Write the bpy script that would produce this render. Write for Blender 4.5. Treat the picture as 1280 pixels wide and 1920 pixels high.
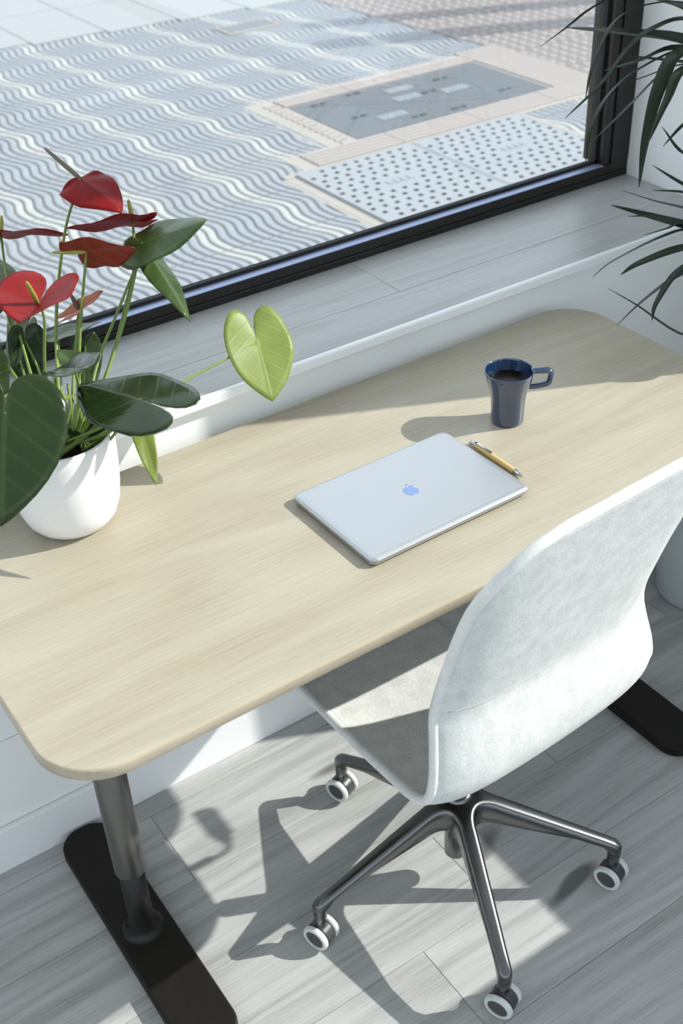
import bpy, bmesh, math, random
from mathutils import Vector, Matrix
random.seed(7)
scene = bpy.context.scene
for o in list(bpy.data.objects):
    bpy.data.objects.remove(o, do_unlink=True)
COL = scene.collection
PI = math.pi

# ------------------------------------------------------------------ camera
cam_data = bpy.data.cameras.new('camera')
cam = bpy.data.objects.new('camera', cam_data)
COL.objects.link(cam)
cam.location = (-0.229, -1.012, 1.912)
cam.rotation_euler = (0.94169, 0.03838, -0.59929)
cam_data.sensor_fit = 'VERTICAL'
cam_data.sensor_height = 36.0
cam_data.sensor_width = 24.0
cam_data.lens = 2233.59 / 1920 * 36.0
cam_data.clip_start = 0.05
cam_data.dof.use_dof = True
cam_data.dof.focus_distance = 1.98
cam_data.dof.aperture_fstop = 5.6
scene.camera = cam

# ------------------------------------------------------------------ sky, sun, exposure
world = bpy.data.worlds.new('sky')
scene.world = world
world.use_nodes = True
bg = world.node_tree.nodes['Background']
bg.inputs['Color'].default_value = (0.80, 0.89, 1.0, 1)
bg.inputs['Strength'].default_value = 1.6
SUN_DIR = Vector((-1.335, 0.62, -1.0)).normalized()
sun_data = bpy.data.lights.new('sun', 'SUN')
sun_data.energy = 5.5
sun_data.angle = math.radians(0.55)
sun_data.color = (1.0, 0.96, 0.90)
sun = bpy.data.objects.new('sun', sun_data)
COL.objects.link(sun)
sun.rotation_euler = SUN_DIR.to_track_quat('-Z', 'Y').to_euler()
sun.location = (6, -3, 6)
scene.view_settings.view_transform = 'Standard'
scene.view_settings.look = 'None'
scene.view_settings.gamma = 1
scene.view_settings.use_curve_mapping = False
scene.view_settings.exposure = 0.2

# ------------------------------------------------------------------ helpers
def obj(name, me, mats=None, parent=None, smooth=False, loc=None):
    if isinstance(me, bmesh.types.BMesh):
        bm = me
        me = bpy.data.meshes.new(name)
        bm.normal_update()
        bm.to_mesh(me)
        bm.free()
    o = bpy.data.objects.new(name, me)
    COL.objects.link(o)
    if mats is not None:
        for m in (mats if isinstance(mats, (list, tuple)) else [mats]):
            me.materials.append(m)
    if smooth:
        for p in me.polygons:
            p.use_smooth = True
    if parent is not None:
        o.parent = parent
    if loc is not None:
        o.location = loc
    return o

def tag(o, label=None, cat=None, group=None, kind=None):
    if label: o['label'] = label
    if cat: o['category'] = cat
    if group: o['group'] = group
    if kind: o['kind'] = kind
    return o

def thing(name, label, cat, loc=(0, 0, 0), rz=0.0, group=None):
    o = bpy.data.objects.new(name, None)
    COL.objects.link(o)
    o.empty_display_size = 0.05
    o.location = loc
    o.rotation_euler = (0, 0, rz)
    return tag(o, label, cat, group)

def copy_child(src, parent, loc=None, rot=None):
    c = src.copy()
    COL.objects.link(c)
    c.parent = parent
    if loc is not None: c.location = loc
    if rot is not None: c.rotation_euler = rot
    return c

def add_box(bm, x0, x1, y0, y1, z0, z1, mi=0):
    v = [bm.verts.new(p) for p in ((x0,y0,z0),(x1,y0,z0),(x1,y1,z0),(x0,y1,z0),(x0,y0,z1),(x1,y0,z1),(x1,y1,z1),(x0,y1,z1))]
    for f in ((3,2,1,0),(4,5,6,7),(0,1,5,4),(1,2,6,5),(2,3,7,6),(3,0,4,7)):
        bm.faces.new([v[i] for i in f]).material_index = mi
    return v

def boxes(*bs):
    bm = bmesh.new()
    for b in bs: add_box(bm, *b)
    return bm

def add_lathe(bm, prof, n=40, c=(0, 0, 0), closed=False, mi=0):
    rings = []
    for r, z in prof:
        if r < 1e-6:
            rings.append([bm.verts.new((c[0], c[1], c[2] + z))])
        else:
            rings.append([bm.verts.new((c[0] + r*math.cos(2*PI*k/n), c[1] + r*math.sin(2*PI*k/n), c[2] + z)) for k in range(n)])
    pairs = list(zip(rings[:-1], rings[1:]))
    if closed: pairs.append((rings[-1], rings[0]))
    for a, b in pairs:
        for k in range(n):
            k2 = (k + 1) % n
            if len(a) == 1 and len(b) == 1: continue
            if len(a) == 1: f = (a[0], b[k2], b[k])
            elif len(b) == 1: f = (a[k], a[k2], b[0])
            else: f = (a[k], a[k2], b[k2], b[k])
            bm.faces.new(f).material_index = mi
    return bm

def spline(pts, n=6):
    """Catmull-Rom through points."""
    P = [Vector(p) for p in pts]
    P = [P[0]*2 - P[1]] + P + [P[-1]*2 - P[-2]]
    out = []
    for i in range(1, len(P) - 2):
        for k in range(n):
            t = k / n
            a, b, c, d = P[i-1], P[i], P[i+1], P[i+2]
            out.append(0.5*((2*b) + (c - a)*t + (2*a - 5*b + 4*c - d)*t*t + (3*b - a - 3*c + d)*t**3))
    out.append(P[-2])
    return out

def add_tube(bm, pts, r, n=10, cap=True, closed=False, mi=0):
    pts = [Vector(p) for p in pts]
    N = len(pts)
    rs = r if isinstance(r, (list, tuple)) else [r]*N
    rings = []
    prev = None
    for i, p in enumerate(pts):
        if closed: t = pts[(i+1) % N] - pts[i-1]
        else: t = pts[min(i+1, N-1)] - pts[max(i-1, 0)]
        t.normalize()
        if prev is None:
            a = Vector((0, 0, 1)) if abs(t.z) < 0.9 else Vector((1, 0, 0))
            u = t.cross(a).normalized()
        else:
            u = (prev - t*prev.dot(t)).normalized()
        prev = u
        w = t.cross(u)
        rings.append([bm.verts.new(p + (u*math.cos(2*PI*k/n) + w*math.sin(2*PI*k/n))*rs[i]) for k in range(n)])
    idx = list(range(N - 1)) + ([N - 1] if closed else [])
    for i in idx:
        a, b = rings[i], rings[(i+1) % N]
        for k in range(n):
            bm.faces.new((a[k], a[(k+1) % n], b[(k+1) % n], b[k])).material_index = mi
    if cap and not closed:
        bm.faces.new(rings[0][::-1]).material_index = mi
        bm.faces.new(rings[-1]).material_index = mi
    return bm

def tube(pts, r, n=10, **k):
    return add_tube(bmesh.new(), pts, r, n, **k)

def round_rect(x0, x1, y0, y1, r, n=10):
    out = []
    for cx, cy, a0 in ((x1-r, y0+r, -PI/2), (x1-r, y1-r, 0), (x0+r, y1-r, PI/2), (x0+r, y0+r, PI)):
        for k in range(n + 1):
            a = a0 + PI/2*k/n
            out.append((cx + r*math.cos(a), cy + r*math.sin(a)))
    return out

def inset_outline(o, d):
    """offset a CCW convex outline inwards."""
    n = len(o)
    res = []
    for i in range(n):
        p, a, b = Vector(o[i]), Vector(o[i-1]), Vector(o[(i+1) % n])
        t = (b - a).normalized()
        res.append((p.x - t.y*d, p.y + t.x*d))
    return res

def add_slab(bm, outline, layers, mi=0):
    """layers: list of (inset, z) from bottom to top."""
    rings = []
    for d, z in layers:
        o = inset_outline(outline, d) if abs(d) > 1e-9 else outline
        rings.append([bm.verts.new((x, y, z)) for x, y in o])
    n = len(outline)
    for a, b in zip(rings[:-1], rings[1:]):
        for k in range(n):
            bm.faces.new((a[k], a[(k+1) % n], b[(k+1) % n], b[k])).material_index = mi
    bm.faces.new(rings[0][::-1]).material_index = mi
    bm.faces.new(rings[-1]).material_index = mi
    return bm

def bevel(o, w=0.003, seg=2, ang=35):
    m = o.modifiers.new('bevel', 'BEVEL')
    m.width = w; m.segments = seg; m.limit_method = 'ANGLE'; m.angle_limit = math.radians(ang)
    m.harden_normals = False
    return o

def sub(o, lv=1):
    m = o.modifiers.new('sub', 'SUBSURF'); m.levels = lv; m.render_levels = lv
    return o

# ------------------------------------------------------------------ materials
def new_mat(name):
    m = bpy.data.materials.new(name)
    m.use_nodes = True
    nt = m.node_tree
    return m, nt, nt.nodes, nt.links, nt.nodes['Principled BSDF']

def plain(name, col, rough=0.5, metal=0.0, spec=0.5, coat=0.0, bump=None, var=0.0, vscale=30):
    m, nt, N, L, b = new_mat(name)
    b.inputs['Base Color'].default_value = (*col, 1)
    b.inputs['Roughness'].default_value = rough
    b.inputs['Metallic'].default_value = metal
    b.inputs['Specular IOR Level'].default_value = spec
    b.inputs['Coat Weight'].default_value = coat
    tc = N.new('ShaderNodeTexCoord')
    if var > 0:
        nz = N.new('ShaderNodeTexNoise'); nz.inputs['Scale'].default_value = vscale; nz.inputs['Detail'].default_value = 5
        L.new(tc.outputs['Object'], nz.inputs['Vector'])
        mx = N.new('ShaderNodeMix'); mx.data_type = 'RGBA'
        mx.inputs['A'].default_value = (*[c*(1-var) for c in col], 1)
        mx.inputs['B'].default_value = (*[min(1, c*(1+var)) for c in col], 1)
        L.new(nz.outputs['Fac'], mx.inputs['Factor'])
        L.new(mx.outputs['Result'], b.inputs['Base Color'])
    if bump:
        nz = N.new('ShaderNodeTexNoise'); nz.inputs['Scale'].default_value = bump[0]; nz.inputs['Detail'].default_value = 3
        L.new(tc.outputs['Object'], nz.inputs['Vector'])
        bp = N.new('ShaderNodeBump'); bp.inputs['Strength'].default_value = bump[1]; bp.inputs['Distance'].default_value = bump[2]
        L.new(nz.outputs['Fac'], bp.inputs['Height'])
        L.new(bp.outputs['Normal'], b.inputs['Normal'])
    return m

def wood(name, dark, mid, light, rough=0.45, grain=1.0, rings=0.5, knots=0.0, spec=0.4, per_object=0.0, fine=0.5, rscale=3.2, fibre=(1.2, 70.0), lines=26.0, figure=(0.55, 3.0), streak=(0.6, 5.0)):
    """long grain running along X in object space; each object takes its own offset."""
    m, nt, N, L, b = new_mat(name)
    b.inputs['Roughness'].default_value = rough
    b.inputs['Specular IOR Level'].default_value = spec
    tc = N.new('ShaderNodeTexCoord')
    oi = N.new('ShaderNodeObjectInfo')
    mul = N.new('ShaderNodeMath'); mul.operation = 'MULTIPLY'; mul.inputs[1].default_value = 37.0
    L.new(oi.outputs['Random'], mul.inputs[0])
    cmb = N.new('ShaderNodeCombineXYZ')
    L.new(mul.outputs[0], cmb.inputs['X']); L.new(mul.outputs[0], cmb.inputs['Y'])
    add = N.new('ShaderNodeVectorMath'); add.operation = 'ADD'
    L.new(tc.outputs['Object'], add.inputs[0]); L.new(cmb.outputs[0], add.inputs[1])
    def noise(sx, sy, scale, detail=6, dist=0.0, rg=0.6):
        mp = N.new('ShaderNodeMapping'); mp.inputs['Scale'].default_value = (sx, sy, 1)
        L.new(add.outputs[0], mp.inputs['Vector'])
        nz = N.new('ShaderNodeTexNoise'); nz.inputs['Scale'].default_value = scale; nz.inputs['Detail'].default_value = detail
        nz.inputs['Distortion'].default_value = dist; nz.inputs['Roughness'].default_value = rg
        L.new(mp.outputs[0], nz.inputs['Vector'])
        return nz
    # cathedral figure: contour lines of a stretched noise
    fig = noise(figure[0], figure[1], rscale, 2, 0.25)
    k = N.new('ShaderNodeMath'); k.operation = 'MULTIPLY'; k.inputs[1].default_value = lines
    L.new(fig.outputs['Fac'], k.inputs[0])
    sn = N.new('ShaderNodeMath'); sn.operation = 'SINE'
    L.new(k.outputs[0], sn.inputs[0])
    # fine fibres
    fib = noise(fibre[0], fibre[1], 6.0, 7, 0.0, 0.75)
    broad = noise(streak[0], streak[1], 2.2, 4, 0.4)
    def mr(node_out, a, c, lo, hi):
        r = N.new('ShaderNodeMapRange'); r.inputs['From Min'].default_value = a; r.inputs['From Max'].default_value = c
        r.inputs['To Min'].default_value = lo; r.inputs['To Max'].default_value = hi
        L.new(node_out, r.inputs['Value']); return r
    f1 = mr(sn.outputs[0], -1, 1, -rings*0.5, rings*0.5)
    f2 = mr(fib.outputs['Fac'], 0.25, 0.75, -fine*0.5, fine*0.5)
    f3 = mr(broad.outputs['Fac'], 0.25, 0.75, -0.5*grain, 0.5*grain)
    s1 = N.new('ShaderNodeMath'); s1.operation = 'ADD'; L.new(f1.outputs[0], s1.inputs[0]); L.new(f2.outputs[0], s1.inputs[1])
    s2 = N.new('ShaderNodeMath'); s2.operation = 'ADD'; L.new(s1.outputs[0], s2.inputs[0]); L.new(f3.outputs[0], s2.inputs[1])
    s3 = N.new('ShaderNodeMath'); s3.operation = 'ADD'; s3.inputs[1].default_value = 0.5; L.new(s2.outputs[0], s3.inputs[0])
    last = s3.outputs[0]
    if per_object > 0:
        po = mr(oi.outputs['Random'], 0, 1, -per_object, per_object)
        s4 = N.new('ShaderNodeMath'); s4.operation = 'ADD'; L.new(last, s4.inputs[0]); L.new(po.outputs[0], s4.inputs[1]); last = s4.outputs[0]
    ramp = N.new('ShaderNodeValToRGB')
    ramp.color_ramp.elements[0].position = 0.0; ramp.color_ramp.elements[0].color = (*dark, 1)
    ramp.color_ramp.elements[1].position = 1.0; ramp.color_ramp.elements[1].color = (*light, 1)
    e = ramp.color_ramp.elements.new(0.5); e.color = (*mid, 1)
    L.new(last, ramp.inputs['Fac'])
    col = ramp.outputs['Color']
    if knots > 0:
        kn = noise(2.2, 7.0, 1.5, 1)
        kr = mr(kn.outputs['Fac'], 0.24, 0.30, 1.0, 0.0)
        mx = N.new('ShaderNodeMix'); mx.data_type = 'RGBA'
        mx.inputs['B'].default_value = (*[c*0.45 for c in dark], 1)
        km = N.new('ShaderNodeMath'); km.operation = 'MULTIPLY'; km.inputs[1].default_value = knots
        L.new(kr.outputs[0], km.inputs[0]); L.new(km.outputs[0], mx.inputs['Factor']); L.new(col, mx.inputs['A'])
        col = mx.outputs['Result']
    L.new(col, b.inputs['Base Color'])
    bp = N.new('ShaderNodeBump'); bp.inputs['Strength'].default_value = 0.12; bp.inputs['Distance'].default_value = 0.001
    L.new(fib.outputs['Fac'], bp.inputs['Height']); L.new(bp.outputs['Normal'], b.inputs['Normal'])
    return m

M = {}
M['oak'] = wood('oak', (0.325, 0.275, 0.20), (0.41, 0.365, 0.28), (0.49, 0.45, 0.365), rough=0.42, grain=0.30, rings=0.18, fine=0.95, rscale=1.6, spec=0.35, fibre=(1.4, 110.0), lines=40.0)
M['oak_edge'] = wood('oak_edge', (0.35, 0.29, 0.20), (0.41, 0.35, 0.255), (0.47, 0.41, 0.31), rough=0.22, grain=0.3, rings=0.0, fine=0.6)
M['floor'] = wood('floor_wood', (0.27, 0.27, 0.26), (0.42, 0.42, 0.41), (0.52, 0.525, 0.515), rough=0.42, grain=0.58, rings=0.30, fine=1.05, knots=0.9, per_object=0.13, rscale=1.7, fibre=(1.3, 95.0), lines=60.0, figure=(0.28, 3.4), streak=(0.30, 9.0))
M['sill'] = wood('sill_wood', (0.27, 0.265, 0.255), (0.42, 0.42, 0.41), (0.52, 0.525, 0.52), rough=0.33, grain=0.40, rings=0.16, fine=0.85, knots=0.9, per_object=0.05, rscale=1.7, fibre=(1.3, 95.0), lines=60.0, figure=(0.28, 3.4), streak=(0.30, 9.0))
M['wall'] = plain('white_paint', (0.86, 0.865, 0.855), 0.65, bump=(220, 0.08, 0.001))
M['trimwhite'] = plain('white_lacquer', (0.84, 0.85, 0.855), 0.35)
M['ceil'] = plain('ceiling_paint', (0.86, 0.86, 0.85), 0.8)
M['frame'] = plain('dark_bronze_metal', (0.012, 0.010, 0.008), 0.34, 0.0, 0.45, bump=(900, 0.05, 0.0005))
M['gasket'] = plain('black_rubber', (0.008, 0.008, 0.008), 0.7)
M['black_metal'] = plain('black_powder_coat', (0.011, 0.009, 0.007), 0.55, 0.0, 0.22, bump=(1400, 0.35, 0.0006), var=0.25, vscale=60)
M['column'] = plain('dark_grey_coat', (0.15, 0.145, 0.138), 0.34, 0.75, 0.5)
M['steel'] = plain('polished_dark_steel', (0.155, 0.155, 0.158), 0.23, 1.0)
M['caster_body'] = plain('caster_plastic', (0.045, 0.048, 0.05), 0.38)
M['tire'] = plain('grey_rubber', (0.62, 0.64, 0.62), 0.55)
M['hubcap'] = plain('caster_disc', (0.07, 0.07, 0.068), 0.5)
M['alu'] = plain('silver_aluminium', (0.48, 0.49, 0.505), 0.42, 0.75, bump=(1800, 0.05, 0.0003))
M['logo'] = plain('mirror_badge', (0.26, 0.34, 0.56), 0.16, 1.0)
M['mug'] = plain('navy_glaze', (0.014, 0.040, 0.100), 0.09, 0.25, 1.0, coat=1.0)
M['coffee'] = plain('coffee', (0.004, 0.002, 0.0015), 0.25, 0.0, 0.2)
M['bamboo'] = plain('bamboo', (0.60, 0.42, 0.17), 0.4, var=0.12, vscale=200)
M['chrome'] = plain('chrome', (0.62, 0.62, 0.62), 0.18, 1.0)
M['pot'] = plain('white_ceramic', (0.83, 0.82, 0.81), 0.40)
M['potgrey'] = plain('pale_grey_ceramic', (0.55, 0.59, 0.60), 0.5)
M['soil'] = plain('potting_soil', (0.022, 0.014, 0.009), 0.95, bump=(90, 1.0, 0.01), var=0.5, vscale=80)
M['cane'] = plain('cane_bark', (0.12, 0.085, 0.05), 0.8, bump=(60, 0.8, 0.004), var=0.3)
M['stem'] = plain('green_stem', (0.16, 0.24, 0.045), 0.4, var=0.3, vscale=20)
M['spadix_g'] = plain('spadix_yellow_green', (0.30, 0.30, 0.06), 0.6, bump=(500, 0.5, 0.001))
M['spadix_b'] = plain('spadix_brown', (0.10, 0.085, 0.05), 0.6, bump=(500, 0.5, 0.001))

def fabric(name, a, c):
    m, nt, N, L, b = new_mat(name)
    b.inputs['Roughness'].default_value = 0.95
    b.inputs['Specular IOR Level'].default_value = 0.15
    b.inputs['Sheen Weight'].default_value = 0.04
    b.inputs['Sheen Roughness'].default_value = 0.6
    tc = N.new('ShaderNodeTexCoord')
    n1 = N.new('ShaderNodeTexNoise'); n1.inputs['Scale'].default_value = 260; n1.inputs['Detail'].default_value = 4
    n2 = N.new('ShaderNodeTexNoise'); n2.inputs['Scale'].default_value = 38; n2.inputs['Detail'].default_value = 3
    L.new(tc.outputs['Object'], n1.inputs['Vector']); L.new(tc.outputs['Object'], n2.inputs['Vector'])
    ad = N.new('ShaderNodeMath'); ad.operation = 'ADD'
    L.new(n1.outputs['Fac'], ad.inputs[0]); L.new(n2.outputs['Fac'], ad.inputs[1])
    r = N.new('ShaderNodeMapRange'); r.inputs['From Min'].default_value = 0.7; r.inputs['From Max'].default_value = 1.3
    L.new(ad.outputs[0], r.inputs['Value'])
    mx = N.new('ShaderNodeMix'); mx.data_type = 'RGBA'; mx.inputs['A'].default_value = (*a, 1); mx.inputs['B'].default_value = (*c, 1)
    L.new(r.outputs[0], mx.inputs['Factor']); L.new(mx.outputs['Result'], b.inputs['Base Color'])
    bp = N.new('ShaderNodeBump'); bp.inputs['Strength'].default_value = 0.35; bp.inputs['Distance'].default_value = 0.0012
    L.new(n1.outputs['Fac'], bp.inputs['Height']); L.new(bp.outputs['Normal'], b.inputs['Normal'])
    return m
M['felt'] = fabric('pale_grey_felt', (0.53, 0.535, 0.515), (0.68, 0.685, 0.67))
M['felt_edge'] = fabric('felt_edge', (0.62, 0.62, 0.60), (0.74, 0.74, 0.72))
M['thread'] = plain('seam_thread', (0.42, 0.42, 0.40), 0.9)

def leaf_mat(name, base, vein, trans, rough=0.28, tfac=0.25, veins=26.0, spec=0.5, vein_amt=0.6, back=None):
    m, nt, N, L, b = new_mat(name)
    b.inputs['Roughness'].default_value = rough
    b.inputs['Specular IOR Level'].default_value = spec
    uv = N.new('ShaderNodeUVMap'); uv.uv_map = 'UVMap'
    sp = N.new('ShaderNodeSeparateXYZ'); L.new(uv.outputs['UV'], sp.inputs[0])
    ab = N.new('ShaderNodeMath'); ab.operation = 'ABSOLUTE'; L.new(sp.outputs['Y'], ab.inputs[0])
    # side veins leave the midrib at a slant
    sl = N.new('ShaderNodeMath'); sl.operation = 'MULTIPLY'; sl.inputs[1].default_value = -0.75; L.new(ab.outputs[0], sl.inputs[0])
    ad = N.new('ShaderNodeMath'); ad.operation = 'ADD'; L.new(sp.outputs['X'], ad.inputs[0]); L.new(sl.outputs[0], ad.inputs[1])
    ml = N.new('ShaderNodeMath'); ml.operation = 'MULTIPLY'; ml.inputs[1].default_value = veins; L.new(ad.outputs[0], ml.inputs[0])
    sn = N.new('ShaderNodeMath'); sn.operation = 'SINE'; L.new(ml.outputs[0], sn.inputs[0])
    mr = N.new('ShaderNodeMapRange'); mr.inputs['From Min'].default_value = 0.80; mr.inputs['From Max'].default_value = 1.0; mr.inputs['To Max'].default_value = 0.55
    L.new(sn.outputs[0], mr.inputs['Value'])
    mid = N.new('ShaderNodeMapRange'); mid.inputs['From Min'].default_value = 0.012; mid.inputs['From Max'].default_value = 0.03
    mid.inputs['To Min'].default_value = 1.0; mid.inputs['To Max'].default_value = 0.0; L.new(ab.outputs[0], mid.inputs['Value'])
    mxm = N.new('ShaderNodeMath'); mxm.operation = 'MAXIMUM'; L.new(mr.outputs[0], mxm.inputs[0]); L.new(mid.outputs[0], mxm.inputs[1])
    sc = N.new('ShaderNodeMath'); sc.operation = 'MULTIPLY'; sc.inputs[1].default_value = vein_amt; L.new(mxm.outputs[0], sc.inputs[0])
    tc = N.new('ShaderNodeTexCoord')
    nz = N.new('ShaderNodeTexNoise'); nz.inputs['Scale'].default_value = 28; nz.inputs['Detail'].default_value = 4
    L.new(tc.outputs['Object'], nz.inputs['Vector'])
    var = N.new('ShaderNodeMix'); var.data_type = 'RGBA'
    var.inputs['A'].default_value = (*[c*0.7 for c in base], 1); var.inputs['B'].default_value = (*[min(1, c*1.35) for c in base], 1)
    L.new(nz.outputs['Fac'], var.inputs['Factor'])
    cm = N.new('ShaderNodeMix'); cm.data_type = 'RGBA'; cm.inputs['B'].default_value = (*vein, 1)
    L.new(sc.outputs[0], cm.inputs['Factor']); L.new(var.outputs['Result'], cm.inputs['A'])
    L.new(cm.outputs['Result'], b.inputs['Base Color'])
    bp = N.new('ShaderNodeBump'); bp.inputs['Strength'].default_value = 0.3; bp.inputs['Distance'].default_value = 0.001
    L.new(mxm.outputs[0], bp.inputs['Height']); L.new(bp.outputs['Normal'], b.inputs['Normal'])
    tr = N.new('ShaderNodeBsdfTranslucent'); tr.inputs['Color'].default_value = (*trans, 1)
    ms = N.new('ShaderNodeMixShader'); ms.inputs['Fac'].default_value = tfac
    L.new(b.outputs[0], ms.inputs[1]); L.new(tr.outputs[0], ms.inputs[2])
    L.new(ms.outputs[0], N['Material Output'].inputs['Surface'])
    return m
M['leaf_dark'] = leaf_mat('anthurium_dark_leaf', (0.018, 0.036, 0.010), (0.07, 0.095, 0.03), (0.10, 0.20, 0.02), 0.20, 0.10, vein_amt=0.3, spec=0.36)
M['leaf_mid'] = leaf_mat('anthurium_mid_leaf', (0.05, 0.085, 0.025), (0.12, 0.16, 0.05), (0.22, 0.36, 0.04), 0.26, 0.22, vein_amt=0.4, spec=0.36)
M['leaf_bright'] = leaf_mat('anthurium_young_leaf', (0.27, 0.33, 0.09), (0.42, 0.45, 0.15), (0.48, 0.56, 0.10), 0.42, 0.42, vein_amt=0.4)
M['spathe_red'] = leaf_mat('spathe_red', (0.23, 0.010, 0.010), (0.15, 0.015, 0.012), (0.42, 0.02, 0.015), 0.44, 0.16, veins=18, spec=0.14)
M['spathe_dark'] = leaf_mat('spathe_maroon', (0.20, 0.030, 0.014), (0.36, 0.07, 0.035), (0.55, 0.06, 0.02), 0.45, 0.2, veins=18, spec=0.2)
M['spathe_pink'] = leaf_mat('spathe_pink', (0.55, 0.20, 0.11), (0.50, 0.10, 0.08), (0.7, 0.2, 0.1), 0.4, 0.3, veins=18)
M['blade'] = leaf_mat('dracaena_blade', (0.016, 0.026, 0.012), (0.04, 0.055, 0.025), (0.10, 0.16, 0.02), 0.36, 0.15, veins=0.0, spec=0.28)

def glass_mat(name):
    m, nt, N, L, b = new_mat(name)
    N.remove(b)
    tr = N.new('ShaderNodeBsdfTransparent'); tr.inputs['Color'].default_value = (0.97, 0.985, 0.98, 1)
    gl = N.new('ShaderNodeBsdfGlossy'); gl.inputs['Roughness'].default_value = 0.0
    lw = N.new('ShaderNodeLayerWeight')
    pw = N.new('ShaderNodeMath'); pw.operation = 'POWER'; pw.inputs[1].default_value = 5.0; L.new(lw.outputs['Facing'], pw.inputs[0])
    fr = N.new('ShaderNodeMath'); fr.operation = 'MULTIPLY_ADD'; fr.inputs[1].default_value = 0.95; fr.inputs[2].default_value = 0.04; L.new(pw.outputs[0], fr.inputs[0])
    ms = N.new('ShaderNodeMixShader')
    L.new(fr.outputs[0], ms.inputs['Fac']); L.new(tr.outputs[0], ms.inputs[1]); L.new(gl.outputs[0], ms.inputs[2])
    L.new(ms.outputs[0], N['Material Output'].inputs['Surface'])
    return m
M['glass'] = glass_mat('window_glass')
# paving
M['wave'] = plain('grey_paving', (0.25, 0.265, 0.285), 0.6, var=0.12, vscale=14)
M['wave_light'] = plain('pale_ridge_paving', (0.36, 0.36, 0.345), 0.55, var=0.08, vscale=14)  # middle ridges of every wave tile, paler than the others
M['mortar'] = plain('cream_mortar', (0.33, 0.30, 0.26), 0.9, var=0.15)
M['groove'] = plain('dark_groove', (0.13, 0.135, 0.14), 0.9)  # darker base between the wave ridges, also the floor underlay
M['slab'] = plain('pale_stone_slab', (0.28, 0.29, 0.29), 0.6, var=0.06)
M['pink'] = plain('pale_pink_paving', (0.32, 0.285, 0.265), 0.7, var=0.08)
M['pink_groove'] = plain('pink_groove', (0.24, 0.195, 0.18), 0.8)
M['dotred'] = plain('rosy_paving', (0.20, 0.17, 0.16), 0.75, var=0.1)
M['dotdome'] = plain('rosy_dome', (0.27, 0.255, 0.245), 0.7)
M['kerb'] = plain('cream_concrete', (0.32, 0.295, 0.265), 0.8, var=0.1)
M['plate'] = plain('zinc_plate', (0.27, 0.285, 0.30), 0.5, 0.1, var=0.08)
M['plate_hole'] = plain('plate_hole', (0.03, 0.034, 0.037), 0.8)
M['greyplate'] = plain('dark_zinc_plate', (0.14, 0.152, 0.165), 0.5, 0.2, var=0.12)
M['greyrib'] = plain('zinc_rib', (0.20, 0.215, 0.23), 0.45, 0.2)
M['bead'] = plain('sky_tinted_bead', (0.42, 0.48, 0.66), 0.5, 0.8)  # sky reflection on the bottom bead painted in as a blue tint
M['black_satin'] = plain('black_satin', (0.012, 0.010, 0.009), 0.42, 0.0, 0.35)

# ================================================================== the setting
XL, XR, YB, YF, ZC = -2.6, 1.851, -4.2, 0.624, 2.8   # room limits

def struct(name, bm, mat, parent=None, **k):
    o = obj(name, bm, mat, parent, **k)
    if parent is None: o['kind'] = 'structure'
    return o

# floor: a dark underlay with single planks on it
floor = struct('floor', boxes((XL, XR, YB, YF, -0.03, -0.011)), M['groove'])
PW, PL = 0.19, 1.285
def plank_mesh(l, w=PW, h=0.011, c=0.0007, gap=0.0004):
    bm = bmesh.new()
    x, y = l/2 - gap, w/2 - gap
    lo = [bm.verts.new(p) for p in ((-x,-y,-h),(x,-y,-h),(x,y,-h),(-x,y,-h))]
    md = [bm.verts.new(p) for p in ((-x,-y,-c),(x,-y,-c),(x,y,-c),(-x,y,-c))]
    tp = [bm.verts.new(p) for p in ((-x+c,-y+c,0),(x-c,-y+c,0),(x-c,y-c,0),(-x+c,y-c,0))]
    for a, b in ((lo, md), (md, tp)):
        for k in range(4): bm.faces.new((a[k], a[(k+1) % 4], b[(k+1) % 4], b[k]))
    bm.faces.new(tp)
    bm.faces.new(lo[::-1])
    me = bpy.data.meshes.new('plank'); bm.normal_update(); bm.to_mesh(me); bm.free()
    return me
plank_cache = {}
def plank(parent, x0, x1, y0, y1, z, mat, name='plank', h=0.011):
    key = (round(x1-x0, 4), round(y1-y0, 4), h, mat.name)
    if key not in plank_cache:
        me = plank_mesh(x1-x0, y1-y0, h); me.materials.append(mat); plank_cache[key] = me
    o = bpy.data.objects.new(name, plank_cache[key]); COL.objects.link(o)
    o.parent = parent; o.location = ((x0+x1)/2, (y0+y1)/2, z)
    return o
row_joint = {2: 0.29, 1: 1.05, 0: 0.80, -1: 0.55}
r = 3
y1 = YF
ylines = []
k = 3
yy = 0.567
rows = [(0.567, YF, 0.93)]
for i in range(0, 26):
    ya = 0.567 - PW*(i+1); yb = 0.567 - PW*i
    if yb < YB: break
    j = {0: 0.29, 1: 1.05, 2: 0.72, 3: 0.55, 4: 1.18, 5: 0.1}.get(i, random.uniform(0, PL))
    rows.append((max(ya, YB), yb, j))
for ya, yb, j in rows:
    x = j - PL*math.ceil((j - XL)/PL)
    while x < XR:
        a, b = max(x, XL), min(x + PL, XR)
        if b - a > 0.01: plank(floor, a, b, ya, yb, 0.0, M['floor'])
        x += PL

struct('wall_front', boxes((XL-0.15, XR+0.12, YF, 0.99, -0.25, 0.3150), (XL-0.15, XR+0.12, YF, 0.99, 0.3165, 0.856), (XL-0.15, XR+0.12, YF+0.004, 0.98, 0.3150, 0.3165),
                           (XL-0.15, -2.2, YF, 0.99, 0.856, ZC), (-2.2, XR+0.12, YF, 0.99, 2.72, ZC)), M['wall'])
bb = struct('baseboard_front', boxes((XL, XR, 0.611, YF-0.0005, 0.0, 0.110)), M['trimwhite'])
bevel(bb, 0.003, 2)
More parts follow.
